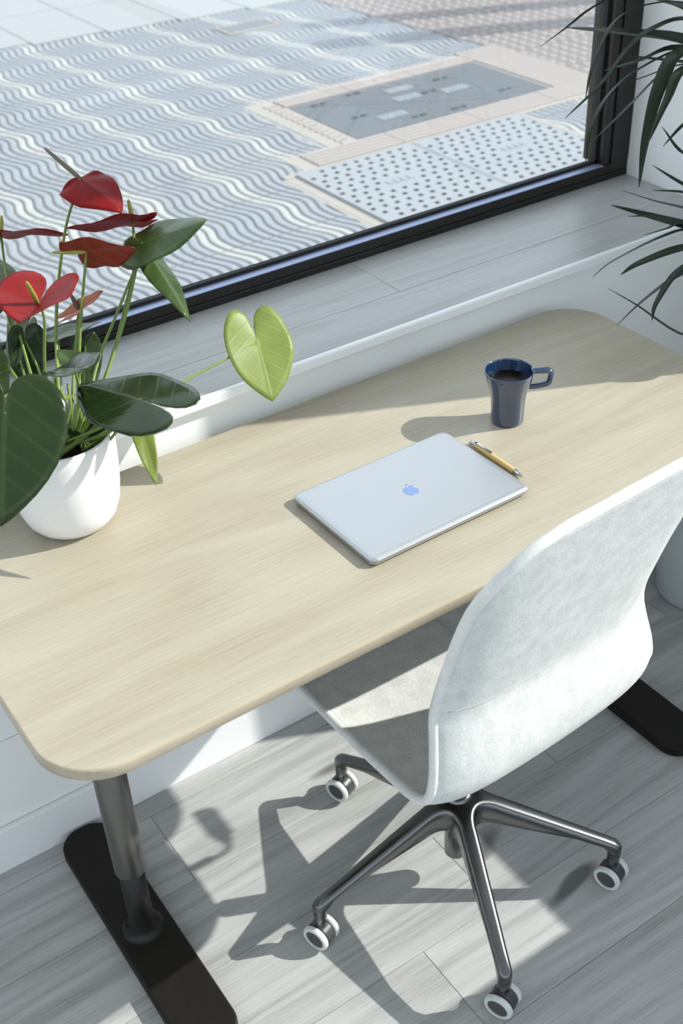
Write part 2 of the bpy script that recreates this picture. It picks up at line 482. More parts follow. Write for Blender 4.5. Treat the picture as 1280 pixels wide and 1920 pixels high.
# right wall: pier in the corner, parapet, lintel; the sun comes in over the parapet
WY0, WZ0 = 0.016, 0.802
struct('wall_right', boxes((XR, XR+0.12, WY0, YF, -0.05, ZC), (XR, XR+0.12, YF, 0.99, 0.856, ZC), (XR, XR+0.12, -2.4, WY0, -0.05, WZ0-0.04),
                           (XR, XR+0.12, -2.4, WY0, 2.70, ZC), (XR, XR+0.12, YB, -2.4, -0.05, ZC)), M['wall'])
struct('shade_wall_low', boxes((1.15, XR, -0.719, -0.619, 0.0, WZ0)), M['wall'])  # added out of view, only to cut the sun patch on the floor
struct('wall_left', boxes((XL-0.12, XL, YB, YF, -0.05, 0.25), (XL-0.12, XL, YB, YF, 2.70, ZC), (XL-0.12, XL, 0.2, YF, 0.25, 2.70), (XL-0.12, XL, YB, YB+0.15, 0.25, 2.70)), M['wall'])
w4 = struct('fill_window_left', boxes((XL-0.09, XL-0.03, YB+0.15, 0.2, 0.25, 0.30), (XL-0.09, XL-0.03, YB+0.15, 0.2, 2.65, 2.70), (XL-0.09, XL-0.03, YB+0.15, YB+0.2, 0.30, 2.65), (XL-0.09, XL-0.03, 0.15, 0.2, 0.30, 2.65)), M['frame'])  # unseen window added in the left wall to raise the fill light
obj('glass_pane', boxes((XL-0.062, XL-0.058, YB+0.19, 0.16, 0.29, 2.66)), M['glass'], w4)
struct('wall_back', boxes((XL-0.12, XR+0.12, YB-0.12, YB, -0.05, 0.25), (XL-0.12, XR+0.12, YB-0.12, YB, 2.70, ZC),
                          (XL-0.12, XL+0.1, YB-0.12, YB, 0.25, 2.70), (XR-0.1, XR+0.12, YB-0.12, YB, 0.25, 2.70)), M['wall'])
w3 = struct('fill_window_back', boxes((XL+0.1, XR-0.1, YB-0.09, YB-0.03, 0.25, 0.30), (XL+0.1, XR-0.1, YB-0.09, YB-0.03, 2.65, 2.70),  # back glazing put in behind the camera as a source of fill
                              (XL+0.1, XL+0.15, YB-0.09, YB-0.03, 0.30, 2.65), (XR-0.15, XR-0.1, YB-0.09, YB-0.03, 0.30, 2.65)), M['frame'])
obj('glass_pane', boxes((XL+0.14, XR-0.14, YB-0.062, YB-0.058, 0.29, 2.66)), M['glass'], w3)
struct('ceiling', boxes((XL-0.12, XR+0.12, YB-0.12, 0.99, ZC, ZC+0.15)), M['ceil'])
w2 = struct('window_2', boxes((XR+0.01, XR+0.09, -2.4, WY0, WZ0-0.04, WZ0), (XR+0.01, XR+0.09, -2.4, WY0, 2.66, 2.70),
                              (XR+0.03, XR+0.09, -2.4, -2.35, WZ0, 2.66)), M['frame'])
obj('glass_pane', boxes((XR+0.058, XR+0.062, -2.36, WY0, WZ0, 2.665)), M['glass'], w2)

# window sill of laminate planks with a pale nosing
SY, SZ = 0.609, 0.873
sill = struct('trim_1', boxes((XL, XR, SY+0.006, 0.99, 0.856, SZ-0.011)), M['sill'])
seam, joint = 0.733, 1.055
plank(sill, XL, -0.9, SY+0.010, seam, SZ, M['sill'], 'sill_plank', 0.0105)
plank(sill, -0.9, 0.38, SY+0.010, seam, SZ, M['sill'], 'sill_plank', 0.0105)
plank(sill, 0.38, XR, SY+0.010, seam, SZ, M['sill'], 'sill_plank', 0.0105)
for a, b in ((XL, -1.5), (-1.5, -0.23), (-0.23, joint), (joint, XR)):
    plank(sill, a, b, seam, 0.93, SZ, M['sill'], 'sill_plank', 0.0105)
ns = bmesh.new()
add_box(ns, XL, XR, SY-0.003, SY+0.0105, 0.853, SZ+0.001)
nose = obj('sill_nosing', ns, M['trimwhite'], sill); bevel(nose, 0.004, 3)

# dark window frame
WX0, WX1 = -2.2, 1.851
win = struct('window_1', boxes((WX0, WX1, 0.905, 0.946, SZ, 0.8875), (WX0, WX1, 0.9058, 0.946, 0.8883, 0.910),
                               (1.795, WX1, 0.9045, 0.985, 0.910, 2.72), (WX0, WX0+0.06, 0.905, 0.985, 0.910, 2.72),
                               (WX0, WX1, 0.905, 0.985, 2.66, 2.72)), M['frame'])
bevel(win, 0.0015, 2)
obj('glazing_bead', boxes((WX0+0.06, 1.772, 0.9052, 0.9275, 0.9095, 0.9112)), M['bead'], win)
bd = obj('glazing_bead', boxes((1.772, 1.7945, 0.909, 0.975, 0.910, 2.66)), M['frame'], win); bevel(bd, 0.002, 2)
obj('gasket', boxes((WX0+0.06, 1.772, 0.9275, 0.940, 0.909, 0.9185), (1.764, 1.772, 0.9275, 0.940, 0.909, 2.66)), M['gasket'], win)
obj('glass_pane', boxes((WX0+0.05, 1.770, 0.934, 0.939, 0.912, 2.67)), M['glass'], win)

# ------------------------------------------------------------------ street paving outside
ZP = -0.15
pave = struct('pavement', boxes((-8, 14, 0.99, 14, ZP-0.2, ZP-0.0065)), M['mortar'])
TT = 0.43
SHEAR = -0.08
NR = 9
def wave_tile():
    bm = bmesh.new()
    n = 18
    p = TT/NR
    amp = 0.025
    ys = [-TT/2 + 0.004 + (TT-0.008)*k/n for k in range(n+1)]
    gx = lambda y: amp*(math.sin(2*PI*y/TT + 0.6) + 0.15*math.sin(4*PI*y/TT)) + SHEAR*y
    # base bed under the grooves
    a = [bm.verts.new((-TT/2 + 0.001 + gx(y), y, -0.0052)) for y in ys]
    b = [bm.verts.new((TT/2 - 0.001 + gx(y), y, -0.0052)) for y in ys]
    for k in range(n): bm.faces.new((a[k], b[k], b[k+1], a[k+1])).material_index = 2
    for i in range(NR):
        x0 = -TT/2 + i*p + 0.0055
        x1 = -TT/2 + (i+1)*p - 0.0055
        mi = 1 if i in (3, 4) else 0
        cols = []
        for dx, z in ((x0, -0.0055), (x0+0.005, -0.0006), ((x0+x1)/2, 0.0), (x1-0.005, -0.0006), (x1, -0.0055)):
            cols.append([bm.verts.new((dx + gx(y), y, z)) for y in ys])
        for c0, c1 in zip(cols[:-1], cols[1:]):
            for k in range(n): bm.faces.new((c0[k], c1[k], c1[k+1], c0[k+1])).material_index = mi
        for e in (0, n):
            f = [c[e] for c in cols]
            bm.faces.new(f if e == 0 else f[::-1]).material_index = mi
    me = bpy.data.meshes.new('wave_tile'); bm.normal_update(); bm.to_mesh(me); bm.free()
    for m in ('wave', 'wave_light', 'groove'): me.materials.append(M[m])
    for q in me.polygons: q.use_smooth = False
    return me
def inside(x, y, r):
    return r[0] < x < r[1] and r[2] < y < r[3]
COVER = (2.66, 4.08, 3.03, 3.77)
STRIP = (2.80, 4.90, 3.77, 4.01)
GREY = (3.10, 4.85, 4.01, 4.84)
wt = wave_tile()
PX0, PY0 = 2.61, 3.23
for iy in range(-5, 10):
    y = PY0 + TT*(iy + 0.5)
    for ix in range(-8, 12):
        x = PX0 + TT*(ix + 0.5) - 0.43 + SHEAR*(y - 4.0)
        if y > 7.0 or x < -0.4 or x > 6.2: continue
        if x > 5.00 - 0.08*(y - 4.0) and y > 3.8: continue
        if inside(x, y, (2.85, 3.86, 3.2, 3.6)) or inside(x, y, (3.25, 4.65, 4.0, 4.65)): continue
        o = bpy.data.objects.new('wave_tile', wt); COL.objects.link(o); o.parent = pave; o.location = (x, y, ZP)
# pale plain slabs beyond
sl = boxes((-0.256, 0.256, -0.406, 0.406, -0.006, 0.006))
slab_me = bpy.data.meshes.new('paving_slab'); sl.to_mesh(slab_me); sl.free(); slab_me.materials.append(M['slab'])
for iy in range(5):
    for ix in range(14):
        x = 0.52*ix + 0.30; y = 6.90 + 0.41 + 0.82*iy - 0.12*(x - 3.2)
        o = bpy.data.objects.new('paving_slab', slab_me); COL.objects.link(o); o.parent = pave; o.location = (x, y, ZP)
# concrete bed round the covers
def strip_tile(name, x0, x1, y0, y1, nstripe, along_x=True):
    bm = bmesh.new()
    add_box(bm, x0+0.002, x1-0.002, y0+0.002, y1-0.002, -0.008, -0.003, 1)
    for k in range(nstripe):
        if along_x:
            w = (y1-y0)/nstripe; add_box(bm, x0+0.002, x1-0.002, y0+w*(k+0.14), y0+w*(k+0.86), -0.004, 0.002, 0)
        else:
            w = (x1-x0)/nstripe; add_box(bm, x0+w*(k+0.14), x0+w*(k+0.86), y0+0.002, y1-0.002, -0.004, 0.002, 0)
    return obj(name, bm, [M['pink'], M['pink_groove']], pave, loc=(0, 0, ZP + 0.006))
for k in range(4): strip_tile('striped_tile', 2.84 + 0.52*k, 2.84 + 0.52*(k+1), 3.81, 4.00, 5)
for k in range(3): strip_tile('striped_tile', 4.55, 4.86, 4.00 + 0.30*k, 4.30 + 0.30*k, 12)
for k in range(3): strip_tile('striped_tile', 3.2 + 0.45*k, 3.65 + 0.45*k, 4.70, 4.84, 3)
bm = bmesh.new()
for k in range(14): add_box(bm, 3.11, 3.18, 4.00 + 0.058*k, 4.00 + 0.058*k + 0.034, -0.004, 0.002, 0)
obj('studded_tile', bm, M['pink'], pave, loc=(0, 0, ZP + 0.004))
obj('cover_bed', boxes((2.62, 4.13, 2.95, 3.80, -0.0045, 0.0012), (3.03, 4.90, 3.80, 4.88, -0.0045, 0.0012), (2.75, 3.03, 3.80, 4.02, -0.0045, 0.0012)), M['kerb'], pave, loc=(0, 0, ZP))
obj('kerb_strip', boxes((2.62, 4.92, 3.77, 3.81, -0.006, 0.003), (2.60, 2.655, 3.0, 3.77, -0.006, 0.0), (3.0, 3.11, 4.0, 4.84, -0.007, -0.002)), M['kerb'], pave, loc=(0, 0, ZP))
# rosy studded tiles on the right
bm = bmesh.new()
S = 0.42; q = 5
add_box(bm, -S/2+0.002, S/2-0.002, -S/2+0.002, S/2-0.002, -0.008, 0.0, 0)
for i in range(q):
    for j in range(q):
        cx, cy = -S/2 + S*(i+0.5)/q, -S/2 + S*(j+0.5)/q
        r0, r1 = 0.028, 0.020
        lo = [bm.verts.new((cx + r0*math.cos(PI/3*t), cy + r0*math.sin(PI/3*t), 0.0)) for t in range(6)]
        hi = [bm.verts.new((cx + r1*math.cos(PI/3*t), cy + r1*math.sin(PI/3*t), 0.006)) for t in range(6)]
        for t in range(6): bm.faces.new((lo[t], lo[(t+1) % 6], hi[(t+1) % 6], hi[t])).material_index = 1
        bm.faces.new(hi).material_index = 1
dot_me = bpy.data.meshes.new('studded_tile'); bm.normal_update(); bm.to_mesh(dot_me); bm.free()
dot_me.materials.append(M['dotred']); dot_me.materials.append(M['dotdome'])
for iy in range(9):
    for ix in range(8):
        o = bpy.data.objects.new('studded_tile', dot_me); COL.objects.link(o); o.parent = pave
        y = 4.05 + S*iy; x = 5.08 + S*ix - 0.03*iy
        o.location = (x, y, ZP+0.003)

def perforated(name, x0, x1, y0, y1, label, group):
    """pale access cover with staggered square pits"""
    bm = bmesh.new()
    px, py = 0.062, 0.058
    nx, ny = int((x1-x0)/px), int((y1-y0)/py)
    px, py = (x1-x0)/nx, (y1-y0)/ny
    cx, cy = (x0+x1)/2, (y0+y1)/2
    for i in range(nx):
        for j in range(ny):
            ax, ay = x0 + i*px, y0 + j*py
            mx, my = ax + px/2 + (px*0.16 if j % 2 else -px*0.16), ay + py/2
            hole = 0 < i < nx-1 or 0 < j < ny-1
            if abs(mx-cx) < 0.10 and abs(my-cy) < 0.05: hole = False
            o = [bm.verts.new((p, q_, 0)) for p, q_ in ((ax,ay),(ax+px,ay),(ax+px,ay+py),(ax,ay+py))]
            if not hole:
                bm.faces.new(o); continue
            h = 0.0115
            n_ = [bm.verts.new((mx + a*h, my + b*h, 0)) for a, b in ((-1,-1),(1,-1),(1,1),(-1,1))]
            d = [bm.verts.new((mx + a*h, my + b*h, -0.009)) for a, b in ((-1,-1),(1,-1),(1,1),(-1,1))]
            for t in range(4):
                bm.faces.new((o[t], o[(t+1) % 4], n_[(t+1) % 4], n_[t]))
                bm.faces.new((n_[t], n_[(t+1) % 4], d[(t+1) % 4], d[t])).material_index = 1
            bm.faces.new(d).material_index = 1
    bmesh.ops.remove_doubles(bm, verts=bm.verts, dist=0.0002)
    for bx_ in ((x0, x1, y0-0.0, y0+0.001), ):
        pass
    add_box(bm, x0, x1, y0, y1, -0.03, -0.0093, 0)
    t = thing(name, label, 'cover', (cx, cy, ZP + 0.011), 0, group)
    bmesh.ops.translate(bm, verts=bm.verts, vec=(-cx, -cy, 0))
    obj('plate', bm, [M['plate'], M['plate_hole']], t)
    e = bmesh.new()
    for k in range(4): add_box(e, -0.075 + 0.04*k, -0.05 + 0.04*k, -0.02, 0.02, -0.001, 0.003)
    obj('embossed_mark', e, M['plate'], t)
    fr = bmesh.new()
    w, h = (x1-x0)/2, (y1-y0)/2
    for b in ((-w-0.012, w+0.012, h, h+0.012), (-w-0.012, w+0.012, -h-0.012, -h), (-w-0.012, -w, -h, h), (w, w+0.012, -h, h)): add_box(fr, *b, -0.03, 0.001)
    obj('rim', fr, M['plate'], t)
    return t
perforated('access_cover', 2.69, 3.36, 3.03, 3.76, 'pale perforated pavement cover with rows of dark holes, nearer the anthurium', 'perforated covers outside')
perforated('access_cover', 3.39, 4.07, 3.03, 3.76, 'pale perforated pavement cover with rows of dark holes, nearer the window jamb', 'perforated covers outside')
# dark ribbed cover
gt = thing('ribbed_cover', 'dark grey ribbed metal pavement cover split by a diagonal slit', 'cover', (3.87, 4.35, ZP + 0.003))
g = bmesh.new()
hw, hh = 0.66, 0.345
def tri_plate(pts):
    b = bmesh.new()
    lo = [b.verts.new((x, y, -0.03)) for x, y in pts]; hi = [b.verts.new((x, y, 0)) for x, y in pts]
    for k in range(3): b.faces.new((lo[k], lo[(k+1) % 3], hi[(k+1) % 3], hi[k]))
    b.faces.new(hi); b.faces.new(lo[::-1]); return b
obj('plate_half', tri_plate([(-hw, hh-0.02), (-hw, -hh), (hw*0.55, -hh)]), M['greyplate'], gt)
b = bmesh.new()
pp = [(-hw, hh), (-hw, hh-0.012), (hw*0.55+0.008, -hh), (hw, -hh), (hw, hh)]
lo = [b.verts.new((x, y, -0.03)) for x, y in pp]; hi = [b.verts.new((x, y, 0)) for x, y in pp]
for k in range(5): b.faces.new((lo[k], lo[(k+1) % 5], hi[(k+1) % 5], hi[k]))
b.faces.new(hi); b.faces.new(lo[::-1])
obj('plate_half', b, M['greyplate'], gt)
rb = bmesh.new()
nr = 54
for k in range(nr):
    x = -hw + 2*hw*(k+0.5)/nr
    ysplit = (hh-0.016) + (x+hw)*(-2*hh+0.016)/(hw*1.55)
    for a, c in ((-hh+0.01, min(ysplit-0.008, hh-0.01)), (max(ysplit+0.012, -hh+0.01), hh-0.01)):
        if c - a > 0.02: add_box(rb, x-0.005, x+0.005, a, c, -0.001, 0.003)
tag(obj('ribs', rb, M['greyrib'], gt), kind='stuff')
for x, y in ((-0.45, -0.05), (-0.2, -0.25), (0.1, 0.05), (0.3, 0.2), (0.45, -0.2), (0.05, -0.28), (-0.5, 0.27), (-0.25, 0.3)):
    for q in ((x-0.05, x-0.01), (x+0.012, x+0.045)): obj('lifting_slot', boxes((q[0], q[1], y-0.013, y+0.013, 0.0, 0.0036)), M['plate_hole'], gt)
for x, y in ((-0.3, -0.15), (0.0, 0.2), (0.25, 0.0), (-0.05, 0.05)): obj('raised_panel', boxes((x-0.09, x+0.09, y-0.04, y+0.04, 0.0, 0.0042)), M['greyrib'], gt)
sc = thing('small_cover', 'small plain grey pavement cover near the pale slabs', 'cover', (3.95, 6.36, ZP + 0.003))
obj('plate', boxes((-0.19, 0.17, -0.09, 0.09, -0.02, 0.004)), M['greyplate'], sc)
obj('rim', boxes((-0.21, 0.19, 0.09, 0.105, -0.02, 0.006), (-0.21, 0.19, -0.105, -0.09, -0.02, 0.006), (-0.21, -0.19, -0.09, 0.09, -0.02, 0.006), (0.17, 0.19, -0.09, 0.09, -0.02, 0.006)), M['kerb'], sc)

# two street posts just out of view whose long shadows cross the rosy paving
for x, y, r_, h, lb in ((7.2, 4.2, 0.12, 2.3, 'grey street post nearer the window wall, casting a long shadow'), (7.4, 4.66, 0.10, 2.3, 'grey street post farther from the window wall, casting a long shadow')):
    t = thing('street_post', lb, 'post', (x, y, ZP - 0.006), 0, 'street posts outside')
    obj('shaft', add_lathe(bmesh.new(), [(0, 0), (r_*1.3, 0), (r_*1.3, 0.12), (r_, 0.16), (r_, h), (r_*0.7, h+0.05), (0, h+0.06)], 24), M['greyplate'], t, smooth=True)

# ================================================================== desk
desk = thing('desk', 'light oak sit-stand desk with rounded corners and black feet by the window', 'desk', (0, 0, 0))
o = round_rect(0, 1.4, 0, 0.6, 0.095, 14)
top = obj('desktop', add_slab(bmesh.new(), o, [(0.002, 0.780), (0.0, 0.7825), (0.0, 0.7958), (0.0003, 0.7974), (0.0012, 0.7988), (0.0026, 0.7997), (0.0042, 0.8)]), [M['oak'], M['oak_edge']], desk)
for p in top.data.polygons:
    if abs(p.normal.z) < 0.97: p.material_index = 1
    p.use_smooth = abs(p.normal.z) < 0.9999
def desk_leg(x, y=0.325):
    up = obj('outer_column', add_lathe(bmesh.new(), [(0, 0.197), (0.0245, 0.192), (0.0268, 0.194), (0.028, 0.198), (0.028, 0.765), (0, 0.765)], 40, (x, y, 0)), M['column'], desk, smooth=True)
    lo = obj('inner_column', add_lathe(bmesh.new(), [(0.0400, 0.0255), (0.0365, 0.0268), (0.0325, 0.030), (0.0280, 0.038), (0.0248, 0.052), (0.0231, 0.072), (0.0226, 0.095), (0.0225, 0.21), (0, 0.21)], 40, (x, y, 0)), M['black_satin'], desk, smooth=True)
    f = round_rect(x-0.053, x+0.053, 0.040, 0.606, 0.046, 10)
    ft = obj('foot', add_slab(bmesh.new(), f, [(0.004, 0.0), (0.0, 0.003), (0.0, 0.021), (0.0012, 0.0245), (0.004, 0.026)]), M['black_metal'], desk)
    br = obj('bracket', boxes((x-0.035, x+0.035, 0.06, 0.54, 0.755, 0.7795)), M['black_metal'], desk); bevel(br, 0.004, 2)
desk_leg(0.156); desk_leg(1.297)
obj('crossbeam', boxes((0.19, 1.263, 0.285, 0.365, 0.735, 0.779)), M['black_metal'], desk)
# crank that raises the top, under the far end of the front edge
ck = obj('crank', tube(spline([(1.262, 0.10, 0.752), (1.262, -0.05, 0.752), (1.275, -0.066, 0.752), (1.37, -0.066, 0.752), (1.388, -0.052, 0.752), (1.388, -0.03, 0.752)], 5), 0.0045, 10), M['black_metal'], desk, smooth=True)
obj('crank_handle', tube([(1.388, -0.045, 0.752), (1.388, -0.03, 0.752), (1.388, -0.026, 0.752), (1.388, 0.048, 0.752), (1.388, 0.052, 0.752)], [0.008, 0.010, 0.0145, 0.0145, 0.010], 16), M['caster_body'], ck, smooth=True)

# ================================================================== laptop
lap = thing('laptop', 'closed silver laptop with a mirror badge lying on the oak desk', 'laptop', (0.553, 0.126, 0.8), 0.015)
W, Dp = 0.3141, 0.2188
o = round_rect(0, W, 0, Dp, 0.012, 8)
obj('lower_case', add_slab(bmesh.new(), o, [(0.012, 0.0008), (0.005, 0.0022), (0.0015, 0.0045), (0.0, 0.0066), (0.0, 0.0092)]), M['alu'], lap, smooth=False)
obj('seam', add_slab(bmesh.new(), o, [(0.0012, 0.0090), (0.0012, 0.0099)]), M['gasket'], lap)
obj('lid', add_slab(bmesh.new(), o, [(0.0002, 0.0097), (0.0, 0.0102), (0.0, 0.0115), (0.0012, 0.0132), (0.0045, 0.0146), (0.010, 0.0152)]), M['alu'], lap)
for x, y in ((0.04, 0.03), (W-0.04, 0.03), (0.04, Dp-0.03), (W-0.04, Dp-0.03)):
    obj('rubber_foot', add_lathe(bmesh.new(), [(0, 0), (0.008, 0), (0.007, 0.001), (0, 0.001)], 16, (x, y, 0)), M['gasket'], lap)
# fruit-shaped badge: body with a bite, and a leaf
def badge():
    bm = bmesh.new()
    half = [(0.0, 0.78), (0.12, 0.83), (0.30, 0.90), (0.52, 0.86), (0.68, 0.76)]
    body = [(0.0, 0.80), (0.14, 0.86), (0.34, 0.92), (0.55, 0.88), (0.72, 0.75), (0.60, 0.62), (0.54, 0.44), (0.57, 0.26), (0.66, 0.12), (0.80, 0.03), (0.70, -0.24), (0.52, -0.52), (0.36, -0.66), (0.20, -0.66), (0.0, -0.60),
            (-0.20, -0.66), (-0.38, -0.64), (-0.56, -0.46), (-0.72, -0.16), (-0.80, 0.16), (-0.78, 0.48), (-0.62, 0.78), (-0.40, 0.90), (-0.18, 0.88)]
    s = 0.0155
    cx, cy = W/2, Dp/2 - 0.002
    def ext(pts):
        pts = pts[::-1]
        pl = [p for p in spline([(x, y, 0) for x, y in pts] + [(pts[0][0], pts[0][1], 0)], 3)][:-1]
        lo = [bm.verts.new((cx + p.x*s, cy + p.y*s, 0.0150)) for p in pl]; hi = [bm.verts.new((cx + p.x*s, cy + p.y*s, 0.01545)) for p in pl]
        n = len(pl)
        for k in range(n): bm.faces.new((lo[k], lo[(k+1) % n], hi[(k+1) % n], hi[k]))
        f = bm.faces.new(hi); bm.normal_update()
        bmesh.ops.triangulate(bm, faces=[f])
    ext(body)
    ext([(0.02, 1.02), (0.06, 1.22), (0.20, 1.38), (0.38, 1.46), (0.36, 1.26), (0.22, 1.10)])
    return bm
tag(obj('badge', badge(), M['logo'], lap), label='mirror badge on the lid')

# ================================================================== mug
mug = thing('mug', 'dark navy glazed mug tapering to its foot, on the oak desk', 'mug', (0.985, 0.325, 0.8))
prof = [(0, 0.0012), (0.0235, 0.0012), (0.0245, 0.0), (0.0275, 0.0), (0.0288, 0.002), (0.0292, 0.008), (0.0296, 0.03), (0.0305, 0.045), (0.0330, 0.060), (0.0377, 0.077), (0.0415, 0.091), (0.0428, 0.0985), (0.0424, 0.1003),
        (0.0412, 0.1003), (0.0404, 0.0985), (0.0391, 0.091), (0.0353, 0.077), (0.0306, 0.060), (0.0281, 0.045), (0.0270, 0.03), (0.0262, 0.010), (0.022, 0.006), (0, 0.006)]
sub(obj('cup', add_lathe(bmesh.new(), prof, 56), M['mug'], mug, smooth=True), 1)
obj('coffee', add_lathe(bmesh.new(), [(0, 0.080), (0.0350, 0.080), (0.0335, 0.075), (0, 0.075)], 48), M['coffee'], mug, smooth=False)
ha = math.atan2(-0.50, 0.86)
hx, hy = math.cos(ha), math.sin(ha)
def hp(r, z): return (hx*r, hy*r, z)
hb = bmesh.new()
path = spline([hp(0.038, 0.0955), hp(0.052, 0.0955), hp(0.066, 0.0945), hp(0.0720, 0.0900), hp(0.0722, 0.079), hp(0.0695, 0.0712), hp(0.060, 0.0675), hp(0.046, 0.0655), hp(0.0345, 0.0655)], 5)
# strap section: wider across than thick
prev = None
rings = []
side = Vector((-hy, hx, 0))
for i, p in enumerate(path):
    t = (path[min(i+1, len(path)-1)] - path[max(i-1, 0)]).normalized()
    nrm = side.cross(t).normalized()
    rings.append([hb.verts.new(p + side*0.0072*math.cos(a) + nrm*0.0054*math.sin(a)) for a in [2*PI*k/12 for k in range(12)]])
for a, c in zip(rings[:-1], rings[1:]):
    for k in range(12): hb.faces.new((a[k], a[(k+1) % 12], c[(k+1) % 12], c[k]))
hb.faces.new(rings[0][::-1]); hb.faces.new(rings[-1])
obj('handle', hb, M['mug'], mug, smooth=True)

# ================================================================== pen
pen = thing('pen', 'bamboo ballpoint pen with silver tip lying beside the laptop', 'pen', (0.8845, 0.236, 0.8052))
def ypt(a): return (0.0, a, 0.0)
obj('barrel', tube([ypt(-0.046), ypt(-0.044), ypt(0.0), ypt(0.050), ypt(0.051)], [0.0044, 0.0050, 0.0052, 0.0050, 0.0046], 18), M['bamboo'], pen, smooth=True)
obj('tip', tube([ypt(-0.067), ypt(-0.065), ypt(-0.058), ypt(-0.046)], [0.0008, 0.0014, 0.0030, 0.0046], 16), M['chrome'], pen, smooth=True)
obj('push_button', tube([ypt(0.050), ypt(0.056), ypt(0.0562), ypt(0.062), ypt(0.0622), ypt(0.067), ypt(0.068)], [0.0047, 0.0047, 0.0032, 0.0032, 0.0042, 0.0042, 0.003], 16), M['chrome'], pen, smooth=True)
cb = boxes((-0.002, 0.002, 0.012, 0.053, 0.0056, 0.0066), (-0.002, 0.002, 0.050, 0.0545, 0.003, 0.0066)); obj('clip', cb, M['chrome'], pen)

# ================================================================== office chair
CX, CY = 0.706, 0.100
chair = thing('office_chair', 'swivel chair with a pale grey felt shell on a five-star steel base', 'chair', (CX, CY, 0))
# side profile of the shell, y relative to the chair axis, z above the floor, half width, how far the edges curl in
ST = [ # y, z, half width, edge lift
    (0.285, 0.462, 0.205, 0.004), (0.262, 0.478, 0.214, 0.008), (0.21, 0.486, 0.222, 0.012), (0.14, 0.486, 0.226, 0.016),
    (0.06, 0.482, 0.228, 0.018), (-0.02, 0.479, 0.230, 0.020), (-0.09, 0.481, 0.232, 0.022), (-0.142, 0.487, 0.236, 0.024),
    (-0.182, 0.503, 0.238, 0.026), (-0.206, 0.526, 0.237, 0.028), (-0.216, 0.558, 0.234, 0.030), (-0.213, 0.600, 0.228, 0.030),
    (-0.203, 0.645, 0.220, 0.030), (-0.196, 0.682, 0.215, 0.029), (-0.203, 0.725, 0.214, 0.028), (-0.218, 0.785, 0.215, 0.026),
    (-0.234, 0.846, 0.217, 0.023), (-0.251, 0.908, 0.220, 0.017), (-0.268, 0.966, 0.223, 0.008), (-0.281, 1.010, 0.225, 0.002), (-0.290, 1.038, 0.225, 0.0)]
sp = spline([(a, b, 0) for a, b, c, d in ST], 3)
wl = spline([(c, d, 0) for a, b, c, d in ST], 3)
NS = len(sp)
arc = [0.0]
for i in range(1, NS): arc.append(arc[-1] + (sp[i] - sp[i-1]).length)
TOT = arc[-1]
def corner(s, r):
    return 1.0 if s >= r else math.sqrt(max(0.0, 1 - ((r - s)/r)**2))
NV = 26
def shell_pt(i, v, off=0.0):
    p = sp[i]
    t = (sp[min(i+1, NS-1)] - sp[max(i-1, 0)]).normalized()      # runs seat front -> back top
    n = Vector((-t.y, t.x, 0))
    # inner side: up on the seat, forward on the back
    if n.y < 0 and abs(n.y) > abs(n.x): n = -n
    n = Vector((t.y, -t.x, 0)) if (Vector((t.y, -t.x, 0)).dot(Vector((0.6, 0.8, 0))) > 0) else Vector((-t.y, t.x, 0))
    w, e = wl[i].x, wl[i].y
    rf = 0.11
    # rounded free ends: keep a straight middle, pull the corners in
    ws = w - rf + rf*corner(arc[i], rf) if arc[i] < rf else w
    rt = 0.115
    if TOT - arc[i] < rt: ws = w - rt + rt*corner(TOT - arc[i], rt)
    lift = e*(0.35*abs(v)**2.2 + 0.65*abs(v)**7)
    q = p + n*(lift + off)
    return Vector((v*ws, q.x, q.y))
def shell(name, off0, off1, mat):
    bm = bmesh.new()
    vs = [-math.cos(PI*k/NV) for k in range(NV+1)]
    vs = [0.55*(2*k/NV - 1) + 0.45*vs[k] for k in range(NV+1)]
    A = [[bm.verts.new(shell_pt(i, v, off1)) for v in vs] for i in range(NS)]
    B = [[bm.verts.new(shell_pt(i, v, off0)) for v in vs] for i in range(NS)]
    for i in range(NS-1):
        for k in range(NV):
            bm.faces.new((A[i][k], A[i][k+1], A[i+1][k+1], A[i+1][k]))
            bm.faces.new((B[i][k], B[i+1][k], B[i+1][k+1], B[i][k+1]))
    rim = [(i, 0) for i in range(NS)] + [(NS-1, k) for k in range(1, NV+1)] + [(i, NV) for i in range(NS-2, -1, -1)] + [(0, k) for k in range(NV-1, 0, -1)]
    n = len(rim)
    for j in range(n):
        a, c = rim[j], rim[(j+1) % n]
        bm.faces.new((A[a[0]][a[1]], A[c[0]][c[1]], B[c[0]][c[1]], B[a[0]][a[1]]))
    bmesh.ops.recalc_face_normals(bm, faces=bm.faces)
    pts = [(A[a][b].co + B[a][b].co)/2 for a, b in rim]
    return obj(name, bm, mat, chair, smooth=True), pts
sh, rim_pts = shell('shell', -0.0075, 0.0075, M['felt'])
obj('edge_piping', add_tube(bmesh.new(), rim_pts, 0.0082, 10, closed=True), M['felt_edge'], chair, smooth=True)
# seams: across the lower back, and along the seat
seam_i = min(range(NS), key=lambda i: abs(sp[i].y - 0.69))
obj('back_seam', tube([shell_pt(seam_i, -1 + 2*k/40, -0.0077) for k in range(1, 40)], 0.0008, 6), M['thread'], chair, smooth=True)
si = [i for i in range(NS) if sp[i].x > -0.02]
obj('seat_seam', tube([shell_pt(i, 0.30, 0.0077) for i in si], 0.0009, 6), M['thread'], chair, smooth=True)
SHELL_TURN = math.radians(3.2)
for o in list(chair.children):
    o.rotation_euler = (0, 0, SHELL_TURN); o.location = (0.011, 0.003, 0)
